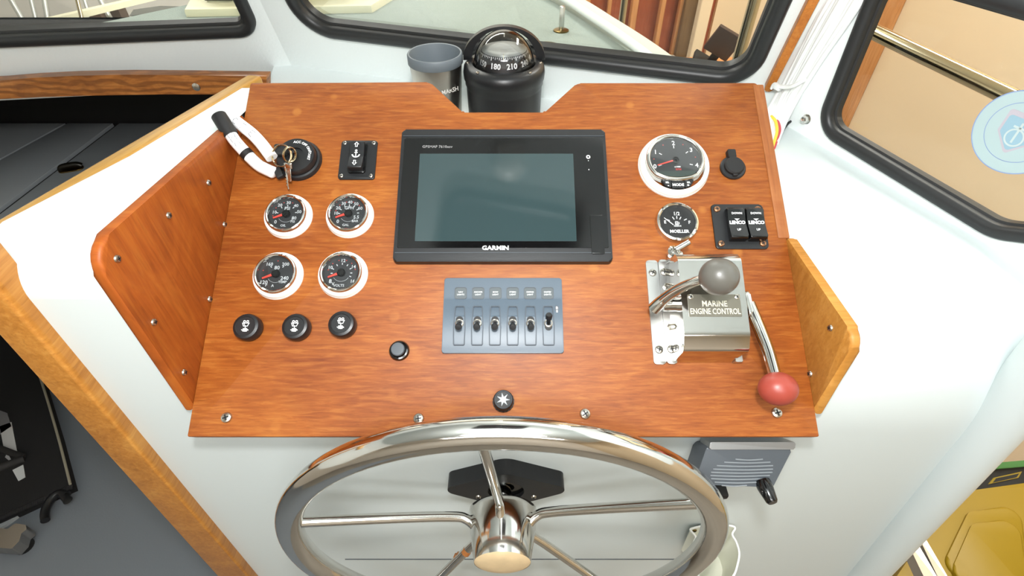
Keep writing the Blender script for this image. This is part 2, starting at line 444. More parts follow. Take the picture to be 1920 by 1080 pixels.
# cabin roof with a hatch, and the port side
ZC = .4
hc = Vector((-.02, .40)); hr = radians(-10)
hole = [(hc.x+x*cos(hr)-y*sin(hr), hc.y+x*sin(hr)+y*cos(hr)) for x, y in rrect(.40, .40, .06)]
b = B(); b.plate([(-1.5, -.7), (1.0, -.7), (1.0, 1.15), (-1.5, 1.15)], [offset(hole, .01)], ZC, ZC+.02); struct('ceiling', b, GEL)
g = bpy.data.objects.new('window_4', None); COL.objects.link(g); g['kind'] = 'structure'; g.matrix_basis = T((0, 0, ZC)) @ R(pi, 'X')
b = B(); b.sweep([(x, -y) for x, y in hole], [(d*1.3, h*1.3) for d, h in GASK]); obj('gasket', b, RUB, g, 50)
b = B(); b.prism(offset([(x, -y) for x, y in hole], .03), -.02, -.012); obj('pane', b, mat('smoked_hatch', (40, 42, 44), .1, spec=.6), g, 0)
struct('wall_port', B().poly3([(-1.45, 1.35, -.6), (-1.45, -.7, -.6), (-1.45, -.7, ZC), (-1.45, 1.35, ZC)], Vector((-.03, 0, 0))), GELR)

# figured header across the companionway
YH = 1.20
hp = [(-60, 154), (0, 151), (60, 146), (140, 142), (240, 140), (360, 141), (500, 143), (500, 168), (420, 177), (300, 177), (180, 179), (80, 182), (0, 186), (-60, 190)]
b = B(); b.prism([(p.x, p.z) for p in (ypl(x, y, YH) for x, y in hp)], -.028, 0, .004, 2)
o = struct('trim_5', b, HEAD); o.matrix_basis = FM(0, 0, YH)
q = ypl(368, 163, YH)
b = B(); b.lathe([(0, .002), (.006, .0015), (.009, 0), (.009, -.004)], 20)
tag(obj('screw_cap', b, SCR), 'round steel screw cap in the figured wood header', 'screw').matrix_basis = FM(q.x, q.z, YH-.001)

# batten in the corner of the windscreen
b = B()
e = [onw(W2, 1432, 168, .012), onw(W2, 1447, 170, .012), onw(W2, 1536, 0, .012), onw(W2, 1513, 0, .012)]
u0 = Vector(e[2])-Vector(e[1]); e2 = Vector(e[2])+u0*.5; e3 = Vector(e[3])+u0*.5
b.prism(rpoly([e[0], e[1], tuple(e2), tuple(e3)], [.004, .004, 0, 0]), .0, .016, .002, 2)
o = struct('trim_6', b, STRIP); o.matrix_basis = W2

# ------------------------------------------------------------------ the dash panel
def screw_head(b, M, r=.0045, h=.0022):
    b.lathe([(0, h), (r*.5, h), (r*.85, h*.7), (r, 0)], 16, M)
def cross(b, M, r=.0045, h=.0022):
    b.box((0, 0, h), (r*1.1, r*.25, .0006), M=M); b.box((0, 0, h), (r*.25, r*1.1, .0006), M=M)
def screw(parent, M, r=.0045, mt=None, h=.0022):
    b = B(); screw_head(b, M, r, h); s = obj('screw', b, mt or SCR, parent)
    b = B(); cross(b, M @ R(random.uniform(0, 1.5), 'Z'), r, h); obj('slot', b, BLKM, s, 0)
dash = thing('dash_panel', 'reddish teak instrument panel with a notched top edge', 'panel', TP)
hw = (XR-XL)/2; uc = (XR+XL)/2-P0.x
uL, uR = XL-P0.x, XR-P0.x
tb = puv(945, 819)[1]; tt = puv(945, 155)[1]
cut = [puv(1082, 156), puv(1021, 211), puv(868, 211), puv(806, 154)]
ol = [(uL, tb), (uR, tb), (uR-.0, puv(1475, 450)[1]), (uR-.003, tt)]+cut+[(uL, tt)]
b = B(); b.prism(rpoly(ol, [.002, .002, 0, .006, .012, .006, .006, .012, .004], 4), -.018, 0, .0015, 2, bottom=True)
obj('board', b, TEAK, dash)
b = B(); b.box((uR-.0030, (tt+puv(1475, 450)[1])/2-.001, -.0085), (.016, tt-puv(1475, 450)[1]-.006, .0205), .002, 2); obj('edging', b, EDGE, dash)
for p in ((425, 783), (785, 785), (1097, 776), (1456, 774)):
    u, v = puv(*p); screw(dash, T((u, v, 0)), .0068, h=.0035)
# riser under the right edge of the panel
b = B(); b.prism([(.40, -.555), (.78, -.352), (.78, zl), (.40, -.60)], -.004, .008, M=frame(Vector((XR-.02, 0, 0)), Vector((0, 1, 0)), Vector((0, 0, 1)), Vector((1, 0, 0))))
struct('wall_riser', b, GEL)

def cheek(X, sgn, pts, rad, material, label, screws):
    M = frame(Vector((X, 0, 0)), Vector((0, 1, 0)), Vector((0, 0, 1)), Vector((1, 0, 0)))
    t = thing('side_cheek', label, 'panel', M)
    b = B(); th = .012
    b.prism(rpoly(pts, rad, 6), min(0, sgn*th), max(0, sgn*th), 0)
    b2 = B(); b2.prism(rpoly(pts, rad, 6), min(0, sgn*th), max(0, sgn*th), .004, 3, bottom=True); b.bm.free()
    obj('board', b2, material, t)
    for p in screws:
        q = xpl(*p, X); screw(t, T((q.y, q.z, -sgn*.0002)) @ R(-sgn*pi/2+pi/2 if sgn > 0 else 0, 'Y') if sgn < 0 else T((q.y, q.z, 0)) @ R(pi, 'X'), .0042)
    return t
pz = lambda y: -.571+(y-.347)*tan(SL)
cheek(XL, -1, [(.378, pz(.378)-.006), (.385, -.315), (.742, pz(.742)+.002), (.742, pz(.742)-.012)], [0, .028, .01, 0], TEAKL,
      'large reddish teak side cheek left of the instrument panel', [(391, 343), (316, 404), (219, 485), (288, 604), (345, 698), (421, 421), (393, 561)])
cheek(XR, 1, [(.374, pz(.374)-.006), (.383, -.4345), (.575, pz(.572)+.002), (.575, pz(.572)-.012)], [0, .02, .008, 0], TEAKR,
      'small golden teak side cheek right of the red-knobbed lever', [(1477, 513), (1557, 615), (1519, 701)])

# ------------------------------------------------------------------ gauges
def ticks(b, angs, r0, r1, w, z):
    for a in angs: b.box((0, (r0+r1)/2, z), (w, r1-r0, .0002), M=R(-a, 'Z'))
def gauge(px, py, rad, label, nums, centre, extra, needle=-112, dots=(), tk=(), group='small white-rimmed gauges'):
    t = thing('gauge', label, 'gauge', PX(px, py), group)
    b = B(); b.lathe([(rad*1.015, 0), (rad*1.015, .002), (rad, .0025), (rad, .0045), (rad*.965, .0075), (rad*.87, .0090), (rad*.85, .0085), (rad*.85, .004)], 56); obj('bezel', b, WHT, t)
    b = B(); b.lathe([(rad*.865, .007), (rad*.865, .0115), (rad*.84, .0140), (rad*.79, .0150), (rad*.74, .0138), (rad*.70, .0085)], 56); obj('chrome_ring', b, CHR, t)
    zd = .0085
    b = B(); b.lathe([(0, zd), (rad*.73, zd)], 48); obj('dial', b, mat_dial, t)
    b = B()
    for a, s in nums: b.text(s, rad*.195, rad*.535*sin(radians(a)), rad*.535*cos(radians(a)), zd+.0002, bold=.012)
    for s, x, y, k in centre+extra: b.text(s, rad*k, rad*x, rad*y, zd+.0002, bold=.012)
    ticks(b, [radians(a) for a in tk], rad*.36, rad*.44, rad*.035, zd+.0002)
    n = 24
    for k in range(n):
        a = radians(128+104*k/(n-1)); b.box((0, rad*.36, zd+.00015), (rad*.05, rad*.012, .0002), M=R(-a, 'Z'))
    obj('lettering', b, DPR, t, 0)
    if dots:
        b = B()
        for a in dots: b.lathe([(0, .0002), (rad*.022, .0001)], 10, M=R(-radians(a), 'Z') @ T((0, rad*.57, zd)))
        obj('red_marks', b, REDM, t, 0)
    b = B(); b.prism([(-rad*.05, rad*.16), (rad*.05, rad*.16), (rad*.028, rad*.55), (-rad*.028, rad*.55)], zd+.0022, zd+.003, M=R(-radians(needle), 'Z')); obj('needle', b, RED, t, 0)
    b = B(); b.lathe([(rad*.17, zd), (rad*.17, zd+.003), (rad*.13, zd+.0042), (0, zd+.0044)], 24); obj('needle_hub', b, BLKG, t)
    b = B(); b.lathe([(rad*.735, .0136), (rad*.5, .0146), (rad*.25, .0151), (0, .0153)], 40); obj('lens', b, LENS, t)
    return t
mat_dial = mat('black_dial', (30, 33, 35), .6); DPR = mat('dial_print', (186, 192, 194), .6)
RG = .0318
gauge(542, 407, RG, 'white-rimmed pressure gauge below the ignition keys', [(-80, '10'), (-38, '20'), (2, '30'), (42, '40'), (78, '50')], [('PSI', 0, .27, .2)],
      [('0', -.42, -.36, .22), ('80', .34, -.18, .2), ('PSI', .3, -.34, .15), ('OIL', -.08, -.52, .15)], -112, (-58, -18, 20, -97), (-80, -38, 0, 40, 78))
gauge(657, 406, RG, 'white-rimmed gauge below the anchor switch plate', [(-88, '10'), (-60, '20'), (-28, '30'), (2, '40'), (32, '50'), (62, '60')], [('GPH', 0, .27, .2)],
      [('0', -.42, -.36, .22), ('5.5', .34, -.16, .2), ('BAR', .3, -.34, .15), ('GAL', -.08, -.52, .15)], -112, (-75, -45, -14, 16, 47), (-88, -60, -28, 0, 32, 62, 85))
gauge(523, 518, RG*1.005, 'white-rimmed temperature gauge above the leftmost wiper knob', [(-38, '160'), (38, '200')], [('80', 0, .27, .22)],
      [('120', -.46, -.36, .22), ('F', -.34, -.47, .18), ('240', .36, -.18, .22), ('TEMP', .3, -.34, .14), ('A', -.08, -.5, .16)], -112, (-74, 0), (-38, 38))
gauge(644, 516, RG, 'white-rimmed voltmeter gauge above the rightmost wiper knob', [(-64, '10'), (2, '12'), (60, '14')], [],
      [('8', -.42, -.36, .24), ('V', -.3, -.47, .18), ('16', .48, -.36, .2), ('VOLTS', -.06, -.54, .15)], -112, (-76, -44, -16, 16, 42, 74), (-92, -64, -32, 0, 32, 62, 90, 112))

# tachometer
t = thing('tachometer', 'large white-rimmed tachometer with three black buttons', 'gauge', PX(1262, 313))
rt_ = .0488
b = B(); b.lathe([(rt_*1.012, 0), (rt_*1.012, .003), (rt_, .0035), (rt_, .006), (rt_*.97, .0095), (rt_*.88, .0110), (rt_*.85, .0105), (rt_*.85, .003)], 72); obj('bezel', b, WHT, t)
# inner body: chrome ring with a straight chin for the buttons
cy_ = .0045; ri = rt_*.835
ringp = [(ri*cos(a), cy_+ri*.97*sin(a)) for a in [radians(-42+264*k/60) for k in range(61)]]
chin = catmull([(ringp[-1][0], ringp[-1][1], 0), (-ri*.45, -ri*.68, 0), (0, -ri*.74, 0), (ri*.45, -ri*.68, 0), (ringp[0][0], ringp[0][1], 0)], 8)[1:-1]
outl = ringp+[(p.x, p.y) for p in chin]
b = B(); b.prism(outl, .004, .0105); obj('body', b, WHT, t)
b = B(); b.sweep(outl, [(0, .009), (.0003, .0140), (.0018, .0160), (.004, .0165), (.0060, .0150), (.0066, .0108)]); obj('chrome_ring', b, CHR, t, 50)
b = B(); b.prism(offset(outl, .005), .0106, .0110); obj('dial', b, mat_dial, t, 0)
zd = .0112; b = B()
for a, s in ((-108, '0'), (-60, '1'), (0, '2'), (52, '3'), (104, '4')):
    b.text(s, rt_*.19, rt_*.62*sin(radians(a)), cy_*.6+rt_*.58*cos(radians(a)), zd, bold=.015)
for a in (-108, -60, 0, 52, 104): b.box((0, rt_*.46, zd), (.0011, .0042, .0002), M=T((0, cy_*.6, 0)) @ R(-radians(a), 'Z'))
b.text('x1000', rt_*.07, rt_*.05, -rt_*.13, zd, bold=.02)
obj('lettering', b, WPR, t, 0)
b = B()
for a in (-84, -30, 27, 78): b.lathe([(0, .0002), (rt_*.018, .0001)], 10, M=T((0, cy_*.6, zd)) @ R(-radians(a), 'Z') @ T((0, rt_*.60, 0)))
obj('red_marks', b, REDM, t, 0)['kind'] = 'stuff'
b = B(); b.text('RPM', rt_*.085, rt_*.07, -rt_*.215, zd, bold=.02); obj('lettering', b, REDM, t, 0)
b = B(); b.prism(rrect(rt_*1.02, rt_*.22, .001, .001, -rt_*.37), zd-.0001, zd+.0002); obj('display', b, mat('lcd_green', (44, 58, 52), .3), t, 0)
b = B(); b.prism([(-.0011, .002), (.0011, .002), (.0007, rt_*.55), (-.0007, rt_*.55)], zd+.0028, zd+.0036, M=T((0, cy_*.6, 0)) @ R(radians(108), 'Z')); obj('needle', b, RED, t, 0)
b = B(); b.lathe([(rt_*.1, zd), (rt_*.1, zd+.0035), (0, zd+.005)], 24, M=T((0, cy_*.6, 0))); obj('needle_hub', b, BLKG, t)
b = B(); b.prism(offset(outl, .0045), .0150, .0156); obj('lens', b, LENS, t, 0)
for k, s, s2 in ((-1, 'SEL', '-'), (0, 'MODE', ''), (1, 'SEL', '+')):
    if k == 0: c = [(-.0085, -.0455+.003), (.0085, -.0455+.003), (.0085, -.031), (-.0085, -.031)]
    else: c = [(k*.0092, -.0420), (k*.0175, -.0385), (k*.0235, -.0285), (k*.0092, -.031)]
    b = B(); b.prism(rpoly(c, .0015), .009, .0132, .0008, 2, M=T((0, .0025, 0))); bt = obj('button', b, BLK, t)
    b = B()
    if k == 0: b.text('MODE', .0056, 0, -.0355, .0133, bold=.025)
    else: b.text(s, .0034, k*.0145, -.0318, .0133, bold=.02); b.text(s2, .006, k*.0135, -.0362, .0133, bold=.03)
    obj('lettering', b, WPR, bt, 0)

# fuel gauge
t = thing('fuel_gauge', 'small chrome-rimmed black fuel gauge above the engine control', 'gauge', PX(1268, 419))
rf = .0292
b = B(); b.lathe([(rf, 0), (rf, .004), (rf*.95, .0075), (rf*.88, .0085), (rf*.82, .007), (rf*.81, .004)], 56); obj('chrome_ring', b, CHR, t)
b = B(); b.lathe([(0, .0042), (rf*.82, .0042)], 48); obj('dial', b, BLKM, t)
b = B(); z_ = .0045
b.text('1/2', rf*.24, 0, rf*.42, z_, bold=.015); b.text('E', rf*.22, -rf*.56, 0, z_, bold=.015); b.text('F', rf*.22, rf*.56, -rf*.02, z_, bold=.015)
b.text('MOELLER', rf*.21, rf*.06, -rf*.47, z_, bold=.03); b.text('RESERVE', rf*.09, 0, -rf*.2, z_, bold=.02)
for a in (-66, -30, 0, 30, 62): b.box((0, rf*.32+.0035*(a in (-66, 62)), z_), (.0011, .0042, .0002), M=T((0, -rf*.08, 0)) @ R(-radians(a), 'Z'))
for x, y, w_, h_ in ((-.0008, .0005, .0038, .001), (-.0008, -.0035, .005, .001), (-.0025, -.0015, .0009, .004), (.0009, -.0015, .0009, .004), (-.0008, -.0018, .003, .0008), (.0026, -.0015, .0007, .0032)):
    b.box((x, y, z_), (w_, h_, .0002))
obj('lettering', b, WPR, t, 0)
b = B(); b.prism([(-.0006, 0), (.0006, 0), (.0004, .0155), (-.0004, .0155)], .0055, .006, M=T((-.006, -.0045, 0)) @ R(radians(48), 'Z')); obj('needle', b, WPR, t, 0)
b = B(); b.lathe([(rf*.83, .0072), (0, .0076)], 40); obj('lens', b, LENS, t)

# ------------------------------------------------------------------ chart plotter
u0, v0 = puv(945, 374)
gp = thing('chart_plotter', 'large black chart plotter with a dark glossy screen', 'plotter', PM(0, 0))
gx0, gx1, gy0, gy1 = -.1445, .1425, -.0955, .1045
b = B(); b.prism(rrect(gx1-gx0, gy1-gy0, .005, (gx0+gx1)/2, (gy0+gy1)/2), 0, .011, .0025, 3); obj('housing', b, BLK, gp)
b = B(); b.prism(rrect(.278, .166, .002, -.001, .0065), .0105, .0122, .0006, 1); obj('glass', b, BLKG, gp, 30)
lc = [puv(788, 288, .0125), puv(1075, 288, .0125), puv(1081, 452, .0125), puv(777, 452, .0125)]
lx0, lx1 = (lc[0][0]+lc[3][0])/2, (lc[1][0]+lc[2][0])/2
b = B(); b.prism([(lx0, lc[2][1]), (lx1, lc[2][1]), (lx1, lc[0][1]), (lx0, lc[0][1])], .0121, .01235); obj('screen', b, mat('sleeping_lcd', (48, 64, 66), .05, spec=.8), gp, 0)
b = B(); gw = puv(929, 465, .0125); b.text('GARMIN', .0083, gw[0], gw[1], .01225, bold=.03, wide=1.12); obj('lettering', b, WPR, gp, 0)
b = B(); gw = puv(820, 275, .0125); b.text('GPSMAP 7610xsv', .0058, gw[0], gw[1], .01225, bold=.0, wide=1.0); obj('lettering', b, mat('grey_print', (150, 150, 150), .5), gp, 0)
b = B(); q = puv(1103, 294, .0125); b.lathe([(.0014, .0123), (.0026, .0125), (.003, .0122)], 16, M=T((*q, 0))); b.box((q[0], q[1]-.006, .0123), (.001, .001, .0002)); b.box((q[0], q[1]-.02, .0123), (.001, .0015, .0002)); obj('power_mark', b, WPR, gp, 0)
q0, q1 = puv(1106, 403, .0125), puv(1134, 476, .0125)
b = B(); b.prism(rrect(q1[0]-q0[0], q0[1]-q1[1], .0015, (q0[0]+q1[0])/2, (q0[1]+q1[1])/2), .012, .0132, .0006, 2); obj('card_door', b, BLKG, gp)
for y_ in (gy0+.0125, gy1-.0108):
    b = B(); b.box(((gx0+gx1)/2, y_, .0112), (.283, .0008, .0006)); obj('seam', b, DGREY, gp, 0)

# ------------------------------------------------------------------ switches on the left
t = thing('windlass_switch', 'black rocker switch plate with anchor symbol', 'switch', PX(672, 301))
b = B(); b.prism(rrect(.0510, .0620, .004), 0, .0025, .0008, 2); obj('plate', b, BLK, t)
for x in (-1, 1):
    for y in (-1, 1): screw(t, T((x*.0205, y*.0262, .0025)), .0030)
b = B(); b.prism(rrect(.0245, .049, .004, 0, .002), .002, .006, .001, 2); obj('surround', b, BLKG, t)
b = B()
b.prism(rpoly([(-.022, .005), (.022, .005), (.022, .0135), (.0, .0105), (-.022, .0165)], [0, 0, .002, .02, .002], 5), -.0098, .0098, .001, 2, M=T((0, .002, 0)) @ frame(Vector((0, 0, 0)), Vector((0, 1, 0)), Vector((0, 0, 1)), Vector((1, 0, 0))), bottom=True)
rk = obj('rocker', b, BLK, t)
b = B()
def arrow(b, y, s, z):
    o = [(0, .0045*s), (.0035, .0005*s), (.0017, .0005*s), (.0017, -.0035*s), (-.0017, -.0035*s), (-.0017, .0005*s), (-.0035, .0005*s)]
    o = [(x, q+y) for x, q in o]; b.plate(o, [offset(o, .0008)], z, z+.0003)
arrow(b, .0165, 1, .0146); arrow(b, -.0125, -1, .0162)
za = .0136
b.box((0, .0025, za), (.0013, .0085, .0003)); b.box((0, .0045, za), (.0045, .0011, .0003))
b.lathe([(.0007, 0), (.0017, 0)], 14, M=T((0, .0078, za)))
for k in range(12):
    a = radians(200+140*k/11); b.box((.0052*cos(a), .0026+.0052*sin(a), za), (.0016, .0016, .0003))
obj('symbols', b, WPR, rk, 0)

t = thing('ignition_switch', 'round black ignition switch with white lettering', 'switch', PX(562, 302))
b = B(); b.lathe([(.0318, 0), (.0318, .003), (.030, .0062), (.0275, .007), (.0265, .006)], 48); obj('flange', b, BLK, t)
b = B(); b.lathe([(.0268, .003), (.0268, .0145), (.0255, .017), (.0245, .0172), (.011, .0172), (.0105, .0150), (0, .0150)], 48); fc = obj('face', b, BLK, t)
b = B()
for a, s in ((2, 'ACC'), (34, 'OFF'), (62, 'ON'), (94, 'START')):
    b.text(s, .0050, .0196*sin(radians(a)), .0196*cos(radians(a)), .0173, rot=-radians(a), bold=.02)
obj('lettering', b, WPR, fc, 0)
b = B(); b.box((-.018, .004, .022), (.019, .017, .008), .003, 3); b.box((-.004, .001, .020), (.014, .004, .006), .001, 2); obj('key_head', b, BLKM, t)

# key float with ring and keys
kf = thing('key_float', 'white foam key float with black sleeve, ring and two keys', 'key float', T((0, 0, 0)))
FOAM = mat('white_foam', (240, 240, 240), .6)
def over(px, py, h): return hit(px, py, P0+PN*h, PN)
r_ = .0082
s1 = [over(516, 325, .014), over(498, 317, .015), over(484, 309, .016), over(465, 291, .019), over(443, 267, .027), over(431, 250, .034), over(410, 217, .042)]
s2 = [over(422, 216, .022), over(432, 219, .024), over(442, 227, .026), over(455, 237, .028), over(475, 253, .029), over(493, 273, .028), over(510, 296, .024)]
c1 = catmull(s1, 8); c2 = catmull(s2, 8)
b = B(); n_ = len(c1); b.tube(c1[:-3], [r_*(.7+.15*i) if i < 2 else r_ for i in range(n_-3)], 16); b.tube(c2[2:], r_, 16); obj('float', b, FOAM, kf, 60)
b = B(); b.tube([c1[-1]+(c1[-9]-c1[-1])*t_ for t_ in (-.06, -.03, 0, .5, 1.0, 1.12)], [.0086, .0096, .0101, .0101, .0101, .0099], 20); obj('sleeve', b, BLKM, kf, 50)
i0 = 27; b = B(); b.tube(c1[i0-4:i0], r_*1.08, 18); obj('band', b, BLKM, kf, 50)
# handwriting on the float, as raised ink strokes
b = B()
def ink(curve, i, pat):
    p = curve[i]; d = (curve[i+1]-curve[i-1]).normalized(); vd = (-p).normalized(); sd = d.cross(vd).normalized(); nn = sd.cross(d).normalized()
    if nn.dot(vd) < 0: nn = -nn
    pp = []
    for x, y in pat:
        ang = y*.9; pp.append(p+d*(x*.006)+(sd*sin(ang)+nn*cos(ang))*(r_+.0001))
    b.tube(pp, .00035, 5)
ink(c1, 38, [(-.6, .5), (.2, .6), (.5, .2), (-.2, 0), (.5, -.2), (.3, -.6), (-.5, -.5)])
ink(c1, 34, [(-.5, .5), (.4, .5), (.6, 0), (.3, -.5), (-.5, -.5)])
ink(c1, 30, [(-.4, .5), (.4, .4), (.5, -.3), (-.2, -.5)])
ink(c2, 20, [(.5, .5), (-.2, .6), (-.5, 0), (-.2, -.5), (.5, -.5)])
ink(c2, 27, [(-.5, .6), (-.5, -.6), (.5, -.6)])
ink(c2, 33, [(.5, .6), (-.5, .5), (-.4, 0), (.3, 0), (-.4, 0), (-.5, -.5), (.5, -.6)])
obj('handwriting', b, mat('ink', (70, 76, 88), .6), kf, 0)
RINGM = mat('key_ring_steel', (196, 180, 150), .16, 1)
def ring(name, c, rad, tilt, rr_=.0009):
    M = TP @ T((*puv(c[0], c[1], c[2]), c[2])) @ R(tilt[0], 'X') @ R(tilt[1], 'Y')
    b = B()
    b.tube([Vector((rad*cos(2*pi*k/36), rad*sin(2*pi*k/36), .0009)) for k in range(36)], rr_, 8, closed=True, M=M)
    b.tube([Vector((rad*cos(2*pi*k/36), rad*sin(2*pi*k/36), -.0009)) for k in range(36)], rr_, 8, closed=True, M=M); obj(name, b, RINGM, kf)
ring('split_ring', (528, 292, .030), .0145, (.35, -.2)); ring('split_ring', (543, 290, .032), .0098, (.9, 1.0))
b = B(); b.box((0, 0, 0), (.010, .016, .007), .002, 2, M=PX(523, 325, .014) @ R(.5, 'Z')); obj('end_cap', b, BLKM, kf)
for (p, q, w_) in (((534, 305, .028), (541, 355, .010), .0016), ((541, 305, .030), (543, 340, .014), .0045)):
    A_, B_ = over(*p), over(*q); d = (B_-A_); Lk = d.length; d.normalize(); z = PN.copy(); x = d.cross(z).normalized(); z = x.cross(d)
    M = frame(A_, x, d, z)
    b = B(); b.box((0, Lk*.16, 0), (max(w_*2.0, .003), Lk*.32, .002), .0008, 2, M=M); b.box((0, Lk*.64, 0), (w_*1.2, Lk*.72, .0022), .0006, 1, M=M)
    for k in range(4): b.box((w_*.7, Lk*(.5+.11*k), 0), (w_*.6, Lk*.05, .002), M=M)
    obj('key', b, CHR, kf)

# wiper knobs
def wiper_icon(b, z, s):
    c = [(-.0062, .0035), (.0062, .0035), (.0036, -.0028), (-.0036, -.0028)]
    c = [(x*s, (y+.0022)*s) for x, y in c]; b.plate(c, [offset(c, .0011*s)], z, z+.0002)
    b.box((0, -.0012*s, z), (.0011*s, .0045*s, .0003)); b.box((-.0009*s, .0025*s, z), (.0008*s, .0055*s, .0003), M=R(.35, 'Z'))
    for k in (-1, 1):
        b.lathe([(.0011*s, 0), (.0022*s, 0)], 14, M=T((k*.0026*s, .0078*s, z)))
    for i, (y, w_) in enumerate(((-.0046, .0096), (-.0065, .0112), (-.0084, .0112))):
        b.text(('WIPER', 'WASHER', 'PUSH')[i], .0026*s, 0, y*s, z, bold=.04, wide=w_/.0098)
for x, y, lb in ((471, 617, 'leftmost of three black windscreen wiper knobs'), (561, 617, 'middle of three black windscreen wiper knobs'), (646, 612, 'rightmost of three black windscreen wiper knobs')):
    t = thing('wiper_knob', lb, 'knob', PX(x, y, 0), 'windscreen wiper knobs')
    b = B(); b.lathe([(.0150, 0), (.0168, .003), (.0168, .0125), (.0155, .0155), (.0125, .0165), (.0118, .0155), (0, .0155)], 40); k = obj('cap', b, BLK, t)
    b = B(); wiper_icon(b, .0157, .76); obj('symbol', b, WPR, k, 0)
t = thing('push_button', 'small plain black push button beside the switch panel', 'button', PX(749, 658))
b = B(); b.lathe([(.0128, 0), (.0128, .0025), (.0115, .005), (.0095, .0055), (.0088, .009), (.0092, .0095)], 32); obj('collar', b, BLKG, t)
b = B(); b.lathe([(.0085, .005), (.0085, .0115), (.0075, .0125), (0, .0128)], 32); obj('button', b, DGREY, t)
t = thing('dimmer_knob', 'ribbed black knob with a star on its face above the steering wheel', 'knob', PX(944, 753))
b = B(); M0 = bmesh.new(); M0.free()
star = []
for k in range(36):
    a = 2*pi*k/36; r = .0132 if k % 2 else .0124; star.append((r*cos(a), r*sin(a)))
b.prism(star, 0, .006, .0006, 1); b.lathe([(.0120, .005), (.0116, .0205), (.0108, .0225), (.0096, .0230), (.0092, .0224), (0, .0224)], 40); kb = obj('knob', b, BLKM, t)
b = B()
for k in range(7):
    a = 2*pi*k/7+.2; b.prism([(0, 0), (.0014, .0028), (0, .0082), (-.0014, .0028)], .0224, .0228, M=R(a, 'Z'))
obj('star', b, mat('star_grey', (120, 128, 132), .4), kb, 0)
b = B(); b.lathe([(.0094, .0228), (.0100, .0232), (.0105, .0228)], 40); obj('face_rim', b, DGREY, kb)

# 12 V socket
t = thing('power_socket', 'round black power socket with a rubber cap', 'socket', PX(1373, 316))
b = B(); b.lathe([(.0178, 0), (.0178, .003), (.0165, .0045), (.0135, .005)], 36); obj('rim', b, BLK, t)
b = B(); b.lathe([(.0135, .004), (.0135, .009), (.012, .0108), (0, .0112)], 36); c = obj('cap', b, BLKM, t)
b = B(); b.prism(rrect(.011, .013, .001, -.001, .0195), 0, .0085, .0012, 2); obj('tab', b, BLKM, c); b = B(); b.box((0, -.0135, .006), (.007, .004, .005), .0012); obj('tab', b, BLKM, c)

# trim tab switches
qa = [puv(1334, 382), puv(1425, 383), puv(1441, 470), puv(1342, 470)]
cx_ = sum(q[0] for q in qa)/4; cy2 = sum(q[1] for q in qa)/4
t = thing('trim_tab_switch', 'black plate with two glossy rockers marked down and up', 'switch', PM(cx_, cy2))
pw, ph = .0705, .0655
b = B(); b.prism(rrect(pw, ph, .005), 0, .0025, .0008, 2); obj('plate', b, BLK, t)
CU = mat('bronze_screw', (176, 130, 98), .3, 1)
for x in (-1, 1):
    for y in (-1, 1): screw(t, T((x*(pw/2-.0075), y*(ph/2-.0075), .0025)), .0046, CU)
for x in (-.006, .0195):
    b = B(); prf = rpoly([(-.0235, .002), (.0235, .002), (.0225, .0125), (.002, .0095), (-.0225, .0145)], [0, 0, .003, .03, .003], 6)
    b.prism(prf, -.0115, .0115, .0016, 3, M=T((x, .001, 0)) @ frame(Vector((0, 0, 0)), Vector((0, 1, 0)), Vector((0, 0, 1)), Vector((1, 0, 0))), bottom=True)
    rk = obj('rocker', b, BLKG, t)
    b = B(); tl = lambda y: .0096+abs(y)*(.16 if y > 0 else .235)
    for s, y, sz, bo in (('DOWN', .0135, .0042, .015), ('LENCO', .0008, .0064, .05), ('UP', -.0105, .0042, .015)):
        b.text(s, sz, x+.0002, y+.001, tl(y)+.0006, bold=bo)
    b.prism([(-.0035, .0062), (.0035, .0062), (-.0005, .0034)], tl(.005)+.0005, tl(.005)+.0008, M=T((x, .001, 0)))
    obj('lettering', b, WPR, rk, 0)

# six-way switch panel
qa = [puv(835, 524), puv(1052, 523), puv(1057, 663), puv(828, 664)]
sx0, sx1 = (qa[0][0]+qa[3][0])/2, (qa[1][0]+qa[2][0])/2; sy0, sy1 = (qa[2][1]+qa[3][1])/2, (qa[0][1]+qa[1][1])/2
sw, sh = sx1-sx0, sy1-sy0
t = thing('switch_panel', 'blue-grey panel of six toggle switches below the chart plotter', 'switch panel', PM((sx0+sx1)/2, (sy0+sy1)/2))
SWG = mat('blue_grey_plastic', (78, 91, 103), .4, bump=.04, bscale=500); SWD = mat('recess_grey', (80, 87, 90), .6); SWK = mat('slot_shade', (50, 60, 70), .5)
def hump(y):                                            # height of the front across the panel
    k = y/sh+.5
    return .005+.0045*max(0, 1-((k-.36)/.34)**2)**.8 if abs(k-.36) < .34 else .005
cols = [-sw/2+sw*f for f in (.142, .29, .436, .582, .729, .877)]
labels = [('NAV', 'LIGHTS'), ('ANCHOR', 'LIGHT'), ('BOW', 'LIGHT'), ('STERN', 'LIGHT'), ('COMPASS', 'LIGHT'), ('COURTESY', 'LIGHTS')]
b = B(); b.prism(rrect(sw, sh, .003), 0, .0048, .001, 2)
b.prism([(-sh/2+.001+(sh-.002)*k/40, hump(-sh/2+.001+(sh-.002)*k/40)) for k in range(41)]+[(sh/2-.001, .002), (-sh/2+.001, .002)], -sw/2+.001, sw/2-.001,
        M=frame(Vector((0, 0, 0)), Vector((0, 1, 0)), Vector((0, 0, 1)), Vector((1, 0, 0)))); obj('housing', b, SWG, t, 30)
